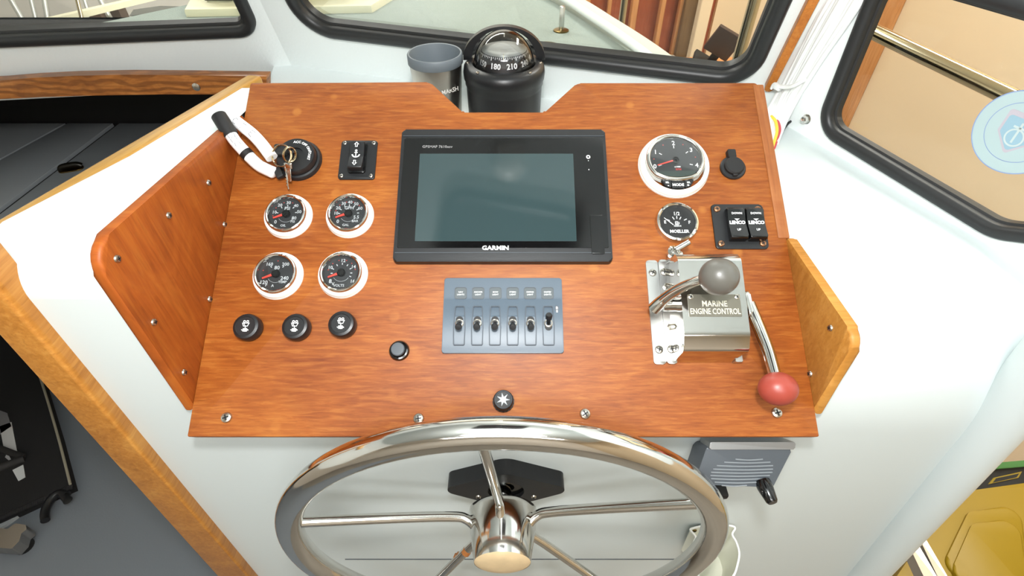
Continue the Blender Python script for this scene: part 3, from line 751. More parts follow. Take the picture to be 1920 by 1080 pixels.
for i, x in enumerate(cols):
    y = sh*.29
    b = B(); b.plate(rrect(.0160, .0160, .003, x, y), [rrect(.0142, .0142, .0025, x, y)], .0045, .0058); pad = obj('label_window', b, DGREY, t, 0)
    b = B(); b.prism(rrect(.0142, .0142, .0025, x, y), .0046, .0052); obj('label_pad', b, SWD, pad, 0)
    b = B(); b.text(labels[i][0], .0029, x, y+.0014, .0053, bold=.0, wide=min(1, 5.2/len(labels[i][0]))); b.text(labels[i][1], .0029, x, y-.0020, .0053, bold=.0); obj('lettering', b, WPR, pad, 0)
    # tapering raised rim around each toggle, coloured dark for recess shade
    y1_, y0_ = sh*.105, -sh*.41
    o_ = [(x-.0062, y1_), (x+.0062, y1_), (x+.0078, y0_*.45), (x+.0072, y0_), (x-.0072, y0_), (x-.0078, y0_*.45)]
    b = B(); b.plate(rpoly(o_, .002, 4), [rpoly(offset(o_, .0012), .0012, 4)], .003, .0100); sl = obj('slot_rim', b, SWK, t, 30)
    b = B(); b.prism([(y1_-.001, .005), (y0_+.001, .005), (y0_+.001, .0062), (-.012, .0094), (-.004, .0096), (y1_-.001, .0062)], -.0060, .0060, M=T((x, 0, 0)) @ frame(Vector((0, 0, 0)), Vector((0, 1, 0)), Vector((0, 0, 1)), Vector((1, 0, 0)))); obj('slot_floor', b, SWG if i % 2 == 0 else SWG, sl, 0)
    upw = i == 5; yt_ = -.0125
    b = B(); b.lathe([(.0056, .0092), (.0056, .0100), (.0046, .0108), (.0036, .0110)], 20, M=T((x, yt_, 0))); obj('collar', b, CHR2, sl)
    b = B(); b.lathe([(.0047, .0099), (.0047, .0102), (0, .0102)], 18, M=T((x, yt_+.0045*(1 if not upw else -1), 0))); obj('well', b, BLKM, sl, 0)
    b = B(); a = radians(32 if not upw else -28); b.lathe([(.0022, 0), (.0026, .006), (.0040, .010), (.0043, .0145), (.0035, .0165), (0, .0168)], 18, M=T((x, yt_, .0095)) @ R(a, 'X')); obj('toggle', b, BLK, sl)
b = B(); b.prism(rrect(.0048, .0150, .0012, sw/2-.0075, sh*.035), .006, .0085, .0004, 1); lg = obj('logo_plate', b, DGREY, t)
b = B()
for k, s in enumerate('BEP'): b.text(s, .0042, sw/2-.0075, sh*.035+.0045-.0044*k, .0086, bold=.03)
obj('lettering', b, WPR, lg, 0)

# ------------------------------------------------------------------ engine control
t = thing('engine_control', 'chrome twin-lever engine control with grey and red ball knobs', 'control', PM(.2517, -.165))
O = Vector((.2517, -.165, 0))
def loc(u, v, h): return Vector((u, v, h))-O
hL, hR = .2117-O.x, .2885-O.x
v_b, v_t = -.228-O.y, -.100-O.y
SIDE = lambda u: T((u, 0, 0)) @ frame(Vector((0, 0, 0)), Vector((0, 1, 0)), Vector((0, 0, 1)), Vector((1, 0, 0)))
pr_ = rpoly([(v_b+.002, 0), (v_b+.0075, .046), (v_b+.026, .055), (v_t-.010, .0585), (v_t, .050), (v_t+.004, 0)], [0, .008, .016, .010, .008, 0], 6)
b = B(); b.prism(pr_, hL, hR, .004, 3, M=SIDE(0), bottom=True); obj('housing', b, CHR, t, 45)
for k, (x0_, x1_, z_) in enumerate(((.1872, .2030, .0032), (.2032, .2160, .0058))):
    b = B(); b.prism(rpoly([(x0_-O.x, -.2285-O.y), (x1_-O.x, -.2285-O.y), (x1_-O.x, -.0905-O.y), (x0_-O.x, -.0905-O.y)], .004), 0, z_, .0008, 2); fl = obj('mounting_flange', b, CAST, t)
    for v in (-.108, -.210): screw(t, T((((x0_+x1_)/2)-O.x, v-O.y, z_)), .0052)
    if k:
        for v in (-.128, -.182): b = B(); b.lathe([(.0045, .0058), (.0045, .0085), (.003, .0092), (.0022, .007), (0, .007)], 6, M=T(((x0_+x1_)/2-O.x+.001, v-O.y, 0))); obj('hex_bolt', b, SCR, fl, 20)
b = B(); b.prism(rpoly([(hR-.004, v_b+.001), (hR+.006, v_b+.001), (hR+.006, v_b+.022)], .001), 0, .012, .001, 1); obj('foot', b, CAST, t)
# nameplate lies on the sloping top
sl_ = math.atan2(.0035, (v_t-.010)-(v_b+.026))
NP = T(((hL+hR)/2, -.172-O.y, .0561)) @ R(sl_, 'X')
b = B(); b.prism(rrect(.062, .027, .001), 0, .0008, .0003, 1, M=NP @ T((.0, .004, 0))); npl = obj('nameplate', b, mat('etched_plate', (128, 124, 112), .35, .8), t)
b = B(); b.text('MARINE', .0098, 0, .0058, .0009, bold=.015, wide=.86, M=NP); b.text('ENGINE CONTROL', .0098, .0, -.0035, .0009, bold=.015, wide=.70, M=NP); obj('lettering', b, mat('plate_lettering', (200, 196, 176), .4), npl, 0)
for x in (-.0275, .0275): screw(t, NP @ T((x, .0145, 0)), .0036)
# latch at the top
b = B(); b.lathe([(.008, 0), (.008, .006), (.005, .008), (.0035, .004), (0, .004)], 20, M=T(loc(.218, -.088, .022))); b.tube([loc(.220, -.086, .030), loc(.236, -.078, .036)], .0035, 10); b.box(loc(.222, -.094, .015), (.016, .014, .026), .003); obj('cable_clamp', b, CHR, t)
# left lever, pivots on the left side
piv = loc(.2035, -.158, .030)
b = B(); b.tube([loc(.2125, -.158, .030), loc(.197, -.158, .030)], .0095, 20); obj('pivot_boss', b, CHR, t)
pth = catmull([loc(.1850, -.165, .030), loc(.194, -.157, .040), loc(.206, -.150, .058), loc(.222, -.146, .080), loc(.238, -.145, .094)], 8)
b = B(); b.tube(pth, [.0118-.0048*i/(len(pth)-1) for i in range(len(pth))], 18, flat=.7); lv = obj('lever', b, CHR, t, 60)
b = B(); b.lathe([(.0055, 0), (.0055, .005), (.003, .007), (0, .007)], 18, M=T(loc(.197, -.153, .044)) @ R(.3, 'X')); obj('lever_screw', b, SCR, lv)
u, v = puv(1348, 519, .100)
b = B(); b.sphere(loc(u, v, .100), .0215, (1.02, .98, 1), 36, 24); obj('ball_knob', b, mat('grey_ball', (92, 90, 84), .33, var=.12, vscale=25), t, 80, 'worn grey ball knob')
# right lever, pivots on the right side
b = B(); b.tube([loc(.2870, -.160, .026), loc(.300, -.160, .026)], .0105, 20); obj('pivot_boss', b, CHR, t)
b = B(); b.prism(rpoly([(-.138-O.y, .018), (-.145-O.y, .040), (-.176-O.y, .044), (-.180-O.y, .026)], .006), .296-O.x, .302-O.x, .0015, 2, M=SIDE(0), bottom=True); obj('lever_plate', b, CHR, t)
rb = Vector((*puv(1459, 729, .052), .052))
pth = catmull([loc(.301, -.160, .034), loc(.3045, -.178, .037), loc(.309, -.200, .040), loc(.312, -.222, .044), loc(rb.x, rb.y+.014, .050)], 8)
b = B(); b.tube(pth, [.0080-.0012*i/(len(pth)-1) for i in range(len(pth))], 18); obj('lever', b, CHR, t, 60)
b = B(); b.sphere(rb-O, .0212, (1.03, .90, .92), 36, 24); obj('ball_knob', b, mat('red_ball', (150, 62, 50), .38, var=.08, vscale=20), t, 80, 'faded red ball knob')

# ------------------------------------------------------------------ steering wheel
wx, wy, wz = -.0125, .2876, -.737
bt = thing('steering_boot', 'black diamond-shaped steering shaft bezel on the white wall', 'bezel', FM(ypl(949, 892, YF).x, ypl(949, 892, YF).z))
dm = rpoly([(-.083, -.004), (0, -.052), (.083, -.004), (.083, .012), (0, .052), (-.083, .012)], [.014, .03, .014, .014, .03, .014], 6)
b = B(); b.plate(dm, [[(.026*cos(a), .026*sin(a)) for a in [2*pi*k/32 for k in range(32)]]], 0, .024); obj('flange', b, BLK, bt)
b = B(); b.lathe([(.026, .002), (.026, .018), (.012, .018)], 32); obj('bush', b, BLKG, bt)
for x in (-1, 1): screw(bt, T((x*.040, -.016, .024)), .0042)
sw_ = thing('steering_wheel', 'polished stainless five-spoke steering wheel', 'steering wheel', FM(wx, wz, wy))
RW = .2725; tw = .0165
b = B(); b.tube([Vector((RW*cos(2*pi*k/96), RW*sin(2*pi*k/96), 0)) for k in range(96)], tw, 24, closed=True); obj('rim', b, CHR, sw_, 80)
b = B(); b.lathe([(.010, -.05), (.040, -.050), (.0465, -.046), (.0478, -.040), (.0378, .0185), (.0368, .0225)], 56); hb = obj('hub', b, CHR, sw_, 50)
CAPM = mat('stained_cap', (214, 190, 150), .5, var=.2, vscale=60)
b = B(); b.lathe([(.0368, .022), (.0330, .0242), (.02, .0262), (0, .027)], 40); obj('hub_cap', b, CAPM, hb, 50)
b = B(); b.tube([Vector((0, 0, -.048)), Vector((0, 0, -.094))], .0115, 24); obj('shaft', b, CHR, hb, 50)
RUST = mat('rust', (150, 92, 40), .7, var=.3, vscale=120)
for i, a in enumerate((-75, -4, 63, 138, 212)):
    a = radians(a); d = Vector((sin(a), cos(a), 0))
    p = [d*.030+Vector((0, 0, -.012)), d*.050+Vector((0, 0, -.028)), d*.075+Vector((0, 0, -.029)), d*.16+Vector((0, 0, -.017)), d*(RW-.006)]
    b = B(); b.tube(catmull(p, 8), .0066, 14); sp = obj('spoke', b, CHR, sw_, 60)
    if i == 4:
        b = B()
        for f0, f1 in ((.098, .106), (.118, .121), (.127, .131)):
            b.tube([d*f0+Vector((0, 0, -.0262)), d*f1+Vector((0, 0, -.0230))], .0067, 14)
        obj('rust_patch', b, RUST, sp)

# ------------------------------------------------------------------ loudspeaker box under the panel, holder on the wall
A1, A2 = ypl(1322, 833, .362), ypl(1490, 833, .362); Bq = ypl(1375, 915, .322)
Y_ = (A1-Vector((A1.x, Bq.y, Bq.z))).normalized(); X_ = RT; Z_ = X_.cross(Y_)
SPF = frame(A1, X_, Y_, Z_)
def spl(px, py):
    p = hit(px, py, A1, Z_); l = SPF.inverted() @ p; return (l.x, l.y)
t = thing('speaker_box', 'grey ribbed speaker box hung under the right end of the panel', 'speaker', SPF)
c = [spl(1325, 838), spl(1488, 838), spl(1449, 914), spl(1301, 908)]
b = B(); b.prism(rpoly(c, .004), -.045, 0, .003, 2); obj('case', b, DGREY, t)
b = B(); b.prism(rpoly([spl(1330, 828), spl(1490, 828), spl(1488, 842), spl(1328, 842)], .002), -.03, .003, .0015, 2); obj('top_strip', b, mat('grey_strip', (140, 142, 142), .35, .6), t)
for k, (y, x0_, x1_) in enumerate(((861, 1379, 1430), (866.5, 1358, 1444), (873, 1344, 1449), (879.5, 1337, 1449), (885.5, 1333, 1448), (891.5, 1332, 1443), (897.5, 1333, 1433), (904, 1340, 1424), (910, 1353, 1400))):
    p, q = spl(x0_, y), spl(x1_, y); m_ = spl((x0_+x1_)/2, y+1.5)
    b = B(); b.tube(catmull([(p[0], p[1], .0002), (m_[0], m_[1], .0004), (q[0], q[1], .0002)], 5), .0008, 6); obj('rib', b, mat_rib if k else globals().setdefault('mat_rib', mat('rib_grey', (128, 134, 138), .4)), t)
kq = Vector((*spl(1432, 908), 0))
b = B(); b.lathe([(.0095, -.004), (.0098, .004), (.0070, .022), (.0055, .024), (0, .024)], 24, M=T(kq) @ R(radians(50), 'X') @ R(radians(8), 'Y')); obj('knob', b, BLKG, t)
q = ypl(1340, 925, .37)
t = thing('microphone_clip', 'small black clip under the speaker box beside the wheel rim', 'clip', FM(q.x, q.z))
b = B(); b.box((-.004, .006, .012), (.040, .012, .026), .003); obj('bracket', b, BLKM, t)
b = B(); b.lathe([(.009, 0), (.0095, .006), (.007, .026), (0, .027)], 20, M=T((.006, -.004, .012)) @ R(radians(50), 'X')); obj('knob', b, BLK, t)

ZH = -.895
def hz(px, py): p = zpl(px, py, ZH); return (p.x, p.y)
ho = [(1293, 993), (1300, 988), (1325, 983), (1350, 982), (1375, 985), (1380, 992), (1375, 1002), (1382, 1015), (1388, 1036), (1385, 1058), (1376, 1082), (1350, 1104), (1325, 1100), (1305, 1072), (1299, 1035), (1300, 1015), (1303, 1006)]
pts = [hz(*p) for p in ho]
pts = [(p.x, p.y) for p in catmull([(x, y, 0) for x, y in pts], 4, True)]
cxy = (sum(p[0] for p in pts)/len(pts), sum(p[1] for p in pts)/len(pts))
pts = [(x-cxy[0], y-cxy[1]) for x, y in pts]
t = thing('drink_holder', 'white plastic cup holder on the wall behind the wheel rim', 'holder', T((cxy[0], cxy[1], ZH)))
PLW = mat('cream_plastic', (228, 228, 212), .45)
b = B(); b.plate(pts, [offset(pts, .0028)], -.003, 0); obj('lip', b, WHT, t, 30)
bm_ = B(); tb_ = bm_.bm; rings = []
for (sc_, z_) in ((1, -.002), (.97, -.03), (.93, -.06), (.90, -.085)):
    rings.append([tb_.verts.new((x*sc_, y*sc_+(1-sc_)*.03, z_)) for x, y in offset(pts, .0012)])
for a_, b_ in zip(rings, rings[1:]):
    for k in range(len(a_)): tb_.faces.new((a_[k], a_[(k+1) % len(a_)], b_[(k+1) % len(a_)], b_[k]))
tb_.faces.new(rings[-1]); obj('cup', bm_, PLW, t, 50)
for x, z_ in ((1307, -.012), (1306, -.05)):
    screw(t, T((hz(x, 996)[0]-cxy[0], max(p[1] for p in pts)-.006, z_)) @ R(pi/2, 'X'), .0042, BRS)

# ------------------------------------------------------------------ compass and tumbler on the shelf
DC = .97
cc = dep(945, 116, DC)
t = thing('compass', 'black dome-top binnacle compass behind the panel notch', 'compass', T(cc))
b = B(); zb = ZS-cc.z
b.lathe([(.0665, zb), (.0675, zb+.004), (.0695, -.044), (.0695, -.040), (.0715, -.036), (.0715, -.029), (.0735, -.026), (.0742, -.016), (.0725, -.006), (.067, -.001), (.058, .0005), (.0555, -.002), (.0555, -.022)], 64); obj('base', b, BLK, t, 40)
rd = .0545
b = B(); b.lathe([(rd*cos(radians(a)), -.004+rd*1.06*sin(radians(a))) for a in range(0, 91, 6)][:-1]+[(0, -.004+rd*1.06)], 56); obj('dome', b, thin_glass('dome_glass', (.97, .97, .97), 1.8), t, 80)
# hood arch behind the dome
ar = [(.0750*cos(radians(a)), .0590*sin(radians(a))) for a in range(0, 181, 6)]+[(.0590*cos(radians(a)), .0545*sin(radians(a))) for a in range(180, -1, -6)]
b = B(); b.prism(ar, -.030, -.016, .003, 2, M=T((0, .0, -.004)) @ R(pi/2, 'X'), bottom=True); obj('hood', b, BLK, t, 40)
b = B(); b.lathe([(.0530, -.020), (.0515, -.010), (.0415, .022), (.0405, .0228)], 56); card = obj('card', b, BLKM, t, 40)
b = B(); b.lathe([(.0406, .0226), (.034, .0226), (0, .0226)], 40); obj('card_top', b, mat('card_top_grey', (150, 154, 152), .4), card)  # top disc coloured grey to mimic bright light through the upper dome
b = B()
for k in range(72):
    a = 2*pi*k/72; L_ = .006 if k % 6 == 0 else (.004 if k % 2 == 0 else .0025)
    b.box((0, 0, -L_/2), (.0008 if k % 6 else .0013, .0008, L_), M=R(a, 'Z') @ T((0, -.0416, .0220)) @ R(radians(-17), 'X'))
fr = lambda a: R(a, 'Z') @ T((0, -.0462, .0078)) @ R(radians(73), 'X')
for dgr, s in ((-52, '150'), (-18, '180'), (18, '210'), (52, '240'), (84, '270'), (-84, '120')):
    b.text(s, .0128, 0, 0, .0004, bold=.03, M=fr(radians(dgr)))
b.text('NAVIGATOR', .0042, 0, -.0165, .0006, bold=.02, M=fr(0))
obj('numerals', b, WPR, card, 0)
b = B(); b.tube([Vector((0, -.043, .0285)), Vector((0, -.0445, .018))], .0006, 6); obj('lubber_line', b, mat('gold_line', (170, 160, 110), .4), card)
for a in (-44, 44, -88, 88):
    a = radians(a); screw(t, T((.0655*sin(a), -.0655*cos(a), -.001)), .0032)

mc = dep(815, 98, .965)
t = thing('tumbler', 'brushed steel tumbler with grey rim beside the compass', 'mug', T((mc.x, mc.y, ZS)))
hm = mc.z-ZS; rm = .0497
b = B(); b.lathe([(0, .002), (.036, 0), (.0385, .003), (.0475, hm-.018), (.0478, hm-.014)], 56); cupo = obj('cup', b, CHR2, t, 50)
b = B(); b.text('MARSH', .011, 0, 0, .0003, bold=.01, M=R(radians(36), 'Z') @ T((0, -.0449, hm-.055)) @ R(radians(84), 'X')); obj('lettering', b, mat('etched_mark', (225, 222, 215), .4), cupo, 0)
LIDG = mat('grey_silicone', (104, 112, 118), .5)
b = B(); b.lathe([(rm-.001, hm-.018), (rm, hm-.017), (rm, hm-.002), (rm-.0015, hm), (rm-.004, hm-.0005), (rm-.005, hm-.004), (rm-.009, hm-.045), (0, hm-.047)], 56); lid = obj('liner', b, LIDG, t, 50)
b = B(); b.sphere((-.030, -.004, hm-.036), .010, (.8, .8, 1.3), 16, 10); obj('bead', b, mat('pale_plastic', (190, 194, 196), .4), lid)

# ------------------------------------------------------------------ cables and small items on the right
WIRE = mat('white_cable', (236, 238, 236), .4); WIREY = mat('yellowed_cable', (226, 216, 168), .45)
bun = thing('cable_bundle', 'bundle of white cables tied in the windscreen corner', 'cables', W3)
n_ = 9
for k in range(n_):
    f = k/(n_-1)
    c = [(1418+38*f, 262+6*f), (1432+40*f, 226+2*f), (1455+40*f, 180), (1468+42*f, 158), (1494+50*f, 105), (1526+60*f, 40+4*f), (1548+66*f, 0), (1576+70*f, -50)]
    lp_ = [W3.inverted() @ dep(c[0][0], c[0][1], .93), W3.inverted() @ dep(c[1][0], c[1][1], .955)]
    b = B(); b.tube(catmull(lp_+[Vector((*onw(W3, x, y, .009), .006+.010*(.5-abs(f-.5))+.002*sin(k*2.1+i))) for i, (x, y) in enumerate(c) if i > 1], 6), .0043, 10)
    obj('cable', b, WIRE, bun, 60)
c = [(1447, 166), (1452, 158), (1462, 162), (1478, 163), (1492, 159), (1502, 150)]
b = B(); b.tube(catmull([(*onw(W3, x, y, .02), .021-.012*(i == 5)) for i, (x, y) in enumerate(c)], 6), .0042, 10, flat=.6); b.box((*onw(W3, 1458, 163, .02), .021), (.014, .010, .008), .002); obj('cable_tie', b, WIRE, bun, 60)
def wire(px, r, m, label, cat='wire'):
    b = B(); b.tube(catmull([dep(x, y, h) for x, y, h in px], 8), r, 8)
    return tag(obj('loose_wire', b, m), label, cat, 'loose wires beside the panel')
wire([(1446, 218, .955), (1454, 227, .945), (1457, 245, .935), (1453, 262, .925), (1444, 287, .91)], .0026, mat('yellow_wire', (232, 206, 70), .4), 'yellow loose wire at the right panel edge')
wire([(1449, 221, .96), (1458, 228, .952), (1462, 242, .943), (1459, 255, .935), (1449, 284, .92)], .0026, mat('red_wire', (205, 80, 86), .4), 'pinkish red loose wire at the right panel edge')
wire([(1485, 226, .975), (1476, 233, .965), (1467, 246, .955), (1457, 264, .94), (1446, 295, .915)], .0022, BLKM, 'black loose wire curling into a hole in the wall')
l_ = onw(W3, 1513, 223, .0)
b = B(); b.lathe([(.0075, 0), (.0075, .003), (.0066, .0035), (.0066, .007), (.0055, .010), (.003, .0125), (0, .013)], 6); b.lathe([(.0085, 0), (.0085, .0012), (0, .0013)], 20)
tag(obj('cap_nut', b, CHR, None, 20), 'small steel cap nut on the white side wall', 'nut').matrix_basis = W3 @ T((*l_, 0))
# round sticker on the side window
sc_ = onw(W3, 1906, 250, -.006)
ra = onw(W3, 1822, 250, -.006)
rs = .555*(abs(ra[0]-sc_[0])+abs(onw(W3, 1906, 163, -.006)[1]-sc_[1]))
t = thing('window_sticker', 'round pale blue decal with a shield stuck on the side window', 'sticker', W3 @ T((sc_[0], sc_[1], -.0078)))
b = B(); b.lathe([(0, .0004), (rs, .0004), (rs, 0)], 64); obj('disc', b, mat('decal_pale', (168, 188, 190), .5), t, 0)
b = B(); b.lathe([(rs*.975, .0006), (rs, .0006)], 64); b.lathe([(rs*.70, .0006), (rs*.715, .0006)], 64); obj('ring', b, mat('decal_blue', (128, 148, 190), .5), t, 0)
b = B(); b.prism(rpoly([(-.42*rs, .46*rs), (.42*rs, .46*rs), (.42*rs, -.1*rs), (0, -.55*rs), (-.42*rs, -.1*rs)], rs*.08), .0004, .0006); obj('shield_border', b, mat('decal_pink', (178, 172, 182), .5), t, 0)
b = B(); b.prism(rpoly([(-.36*rs, .34*rs), (.36*rs, .34*rs), (.36*rs, -.1*rs), (0, -.47*rs), (-.36*rs, -.1*rs)], rs*.08), .0006, .0008); obj('shield', b, mat('decal_sky', (142, 174, 190), .5), t, 0)
b = B(); b.box((0, 0, .0009), (rs*.05, rs*.5, .0002)); b.box((0, rs*.12, .0009), (rs*.3, rs*.05, .0002)); b.lathe([(rs*.18, .0009), (rs*.22, .0009)], 30, M=T((0, -rs*.12, 0))); obj('emblem', b, mat('decal_white', (184, 198, 198), .5), t, 0)

# ------------------------------------------------------------------ cuddy cabin through the companionway
ZCU = -.88
CUG = mat('cuddy_grey_paint', (150, 156, 160), .6, bump=.1, bscale=120)
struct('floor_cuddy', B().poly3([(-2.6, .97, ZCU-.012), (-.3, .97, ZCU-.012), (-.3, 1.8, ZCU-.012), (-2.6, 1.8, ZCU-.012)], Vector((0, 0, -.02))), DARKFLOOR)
g1 = [zpl(-200, 546, ZCU), zpl(180, 259, ZCU)]; g2 = [zpl(-200, 408, ZCU), zpl(120, 233, ZCU)]
def ext(p, q, y): return p+(q-p)*((y-p.y)/(q.y-p.y))
ya, yb2 = .97, 1.79
def hatch(name, P, Q, label, gp_=None):
    pts = [ext(*P, ya), ext(*Q, ya), ext(*Q, yb2), ext(*P, yb2)]
    return [Vector((p.x, p.y)) for p in pts]
gap = Vector((.012, 0, 0)); thn = Vector((.004, 0, 0))
lft = [Vector((-2.5, ya, ZCU)), Vector((-2.5, yb2, ZCU))]; rgt = [Vector((-.35, ya, ZCU)), Vector((-.35, yb2, ZCU))]
for P, Q, lb in ((lft, [p-thn for p in g2], 'grey cuddy locker board farthest left, beyond the thin seam'),
                 ([p+thn for p in g2], [p-gap for p in g1], 'wide grey cuddy locker board between the two dark seams'),
                 ([p+gap for p in g1], rgt, 'grey cuddy locker board holding the brass latch')):
    b = B(); b.prism(hatch('', P, Q, ''), ZCU-.012, ZCU, .002, 2); tag(obj('locker_board', b, CUG), lb, 'board', 'grey boards in the cuddy')
lp = zpl(134, 318, ZCU)
dl = (g1[1]-g1[0]).normalized(); ang = math.atan2(dl.y, dl.x)
t = thing('hatch_latch', 'dark brass latch on the grey board beside the oak edging', 'latch', T(lp) @ R(ang-pi/2, 'Z') @ R(radians(-65), 'Z') @ Matrix.Scale(.6, 4))
b = B(); b.prism(rrect(.055, .115, .027), 0, .006, .002, 2); obj('plate', b, BRS, t)
b = B(); b.tube(catmull([(.0, -.045, .006), (.0, -.030, .022), (.0, .03, .024), (.0, .052, .012)], 6), .015, 14); obj('handle', b, mat('black_bronze', (30, 27, 20), .3, .6), t, 60)
b = B(); b.sphere((-.012, .02, .012), .009); obj('knob', b, BRS, t)
struct('ceiling_cuddy_light_block', B().poly3([(-2.3, 1.31, -.56), (-.4, 1.31, -.56), (-.4, 1.82, -.56), (-2.3, 1.82, -.56)], Vector((0, 0, .02))), DARKFLOOR)  # black cover added to keep shed light out of the cuddy
struct('wall_cuddy_end_light_block', B().poly3([(-2.3, 1.8, -1.5), (-.05, 1.8, -1.5), (-.05, 1.8, -.54), (-2.3, 1.8, -.54)], Vector((0, .02, 0))), DARKFLOOR)  # black wall added to darken the cuddy, stands in for the header's shade
struct('wall_cuddy_port_light_block', B().poly3([(-2.2, .6, -1.5), (-2.2, 1.8, -1.5), (-2.2, 1.8, -.5), (-2.2, .6, -.5)], Vector((-.02, 0, 0))), DARKFLOOR)  # black side closure added to stop light leaking in
# companionway sole and the bag on it
ZP = -1.50
SOLE = mat('grey_sole', (112, 118, 124), .75, bump=.2, bscale=200)
struct('floor_sole', B().poly3([(-2.4, -.6, ZP), (-.35, -.6, ZP), (-.35, 1.9, ZP), (-2.4, 1.9, ZP)], Vector((0, 0, -.02))), SOLE)
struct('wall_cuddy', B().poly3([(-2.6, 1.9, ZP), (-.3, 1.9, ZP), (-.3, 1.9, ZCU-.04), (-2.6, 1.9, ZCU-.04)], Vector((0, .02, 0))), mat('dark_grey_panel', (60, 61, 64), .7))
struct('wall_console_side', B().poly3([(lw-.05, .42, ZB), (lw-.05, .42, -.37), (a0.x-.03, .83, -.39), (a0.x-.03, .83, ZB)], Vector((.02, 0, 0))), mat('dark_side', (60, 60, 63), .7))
hb_ = .04
def zb3(px, py, h=hb_): return zpl(px, py, ZP+h)
bag = thing('black_bag', 'black canvas bag with beige piping and a toothed zip', 'bag', T((0, 0, 0)))
bp_ = [zb3(-160, 560), zb3(38, 600), zb3(78, 715), zb3(108, 815), zb3(132, 908), zb3(60, 940), zb3(-10, 972), zb3(-170, 1030)]
CANV = mat('black_canvas', (16, 16, 17), .9, bump=.3, bscale=300)
b = B(); b.prism([(p.x, p.y) for p in bp_], ZP, ZP+hb_, .01, 2); obj('body', b, CANV, bag)
b = B(); b.tube(catmull([p+Vector((0, 0, .001)) for p in bp_[1:5]], 6), .0035, 8); obj('piping', b, mat('beige_piping', (150, 146, 128), .7), bag)
ZIPM = mat('zip_teeth', (34, 34, 36), .5)
za0, za1 = zb3(132, 910), zb3(-60, 994)
for k in range(46):
    p = za0.lerp(za1, k/46); q = (za1-za0).normalized(); M = frame(p+Vector((0, 0, -.004)), q, Vector((-q.y, q.x, 0)), Vector((0, 0, 1)))
    b = B(); b.box((0, .004, 0), (.0045, .014, .004), M=M); obj('zip_tooth', b, ZIPM, bag, 0)
for c_, m_ in (([(0, 800), (22, 792), (33, 850), (8, 842)], (190, 190, 188)), ([(14, 850), (28, 872), (20, 866), (10, 858)], (150, 150, 150)), ([(24, 882), (44, 872), (48, 895), (35, 902)], (196, 200, 200)), ([(0, 770), (14, 775), (22, 800), (0, 815)], (110, 110, 112))):
    b = B(); b.prism([(p.x, p.y) for p in (zb3(*q) for q in c_)], ZP+hb_, ZP+hb_+.002); obj('label_patch', b, mat('patch', m_, .6), bag, 0)
for c_ in ([(-10, 838), (20, 850), (48, 860)], [(-10, 884), (20, 872), (48, 862)]):
    b = B(); b.tube(catmull([zb3(*q)+Vector((0, 0, .006)) for q in c_], 6), .011, 10, flat=.4); obj('strap', b, BLKM, bag, 60)
pp = [zpl(*q, ZP+.03) for q in ((126, 928), (116, 924), (104, 928), (90, 944), (84, 962), (85, 976))]
b = B(); b.tube(catmull(pp, 6), .011, 12); b.tube([zpl(116, 924, ZP+.03), zpl(127, 938, ZP+.03)], .011, 12); b.lathe([(0, .002), (.012, 0)], 12, M=T(zpl(127, 938, ZP+.04)))
tag(obj('zip_pull', b, BLK, None, 60), 'black curved pull handle at the corner of the bag', 'handle')
c_ = [(-40, 988), (0, 973), (30, 960), (47, 952), (40, 962), (10, 984), (-40, 1010)]
b = B(); b.prism([(p.x, p.y) for p in (zpl(*q, ZP+.01) for q in c_)], ZP+.0, ZP+.01); tag(obj('paper_sheet', b, mat('pale_paper', (176, 180, 180), .7), None, 0), 'pale folded sheet sticking out under the bag', 'paper')
c_ = [(-60, 1000), (0, 990), (14, 992), (28, 981), (48, 984), (50, 992), (40, 1000), (36, 1014), (22, 1029), (0, 1027), (-60, 1022)]
b = B(); b.prism(rpoly([(p.x, p.y) for p in (zpl(*q, ZP+.06) for q in c_)], .004), ZP+.02, ZP+.06, .012, 3); t = thing('metal_handle', 'silver lever handle lying on the grey sole', 'handle', T((0, 0, 0))); obj('lever', b, CHR2, t)
b = B(); p = zpl(34, 1016, ZP+.03); b.lathe([(.022, -.03), (.022, .006), (.012, .012), (0, .012)], 20, M=T(p)); obj('end_plug', b, BLKM, t)

# ------------------------------------------------------------------ beyond the coaming on the right
YEL = mat('yellow_plastic', (136, 112, 3), .5, bump=.08, bscale=60)
ty = thing('yellow_tote', 'yellow plastic storage tote lid right of the white coaming', 'tote', T((0, 0, 0)))
def dp(px, py, d, k=0): return dep(px, py, d)
TA, TB_, TC_ = dep(1790, 925, 1.45), dep(1990, 895, 1.45), dep(1720, 1130, 1.30)
tX = (TB_-TA).normalized(); tn = tX.cross(TC_-TA).normalized()
if tn.dot(-TA) < 0: tn = -tn
tY = tn.cross(tX); TF = frame(TA, tX, tY, tn); ty.matrix_basis = TF
def tl_(px, py):
    l = TF.inverted() @ hit(px, py, TA, tn); return (l.x, l.y)
b = B(); b.prism(rpoly([tl_(1788, 924), tl_(2050, 888), tl_(2060, 1200), tl_(1600, 1200)], [.05, .05, .02, .02], 8), -.10, 0, .02, 4); obj('lid', b, YEL, ty, 50)
b = B(); b.prism(rpoly([tl_(1812, 962), tl_(1912, 945), tl_(1930, 1130), tl_(1760, 1070)], .03, 6), -.01, .010, .008, 3); obj('panel_boss', b, YEL, ty, 50)
b = B(); b.prism(rpoly([tl_(1816, 986), tl_(1906, 972), tl_(1925, 1130), tl_(1770, 1090)], .03, 6), 0, .016, .006, 3); obj('inner_boss', b, YEL, ty, 50)
t = thing('tool_crate', 'dark crate with a green rim behind the yellow tote', 'crate', T((0, 0, 0)))
KA, KB, KC = dep(1840, 878, 1.62), dep(1960, 868, 1.62), dep(1800, 950, 1.58)
kX = (KB-KA).normalized(); kn = kX.cross(KC-KA).normalized(); kn = kn if kn.dot(-KA) > 0 else -kn
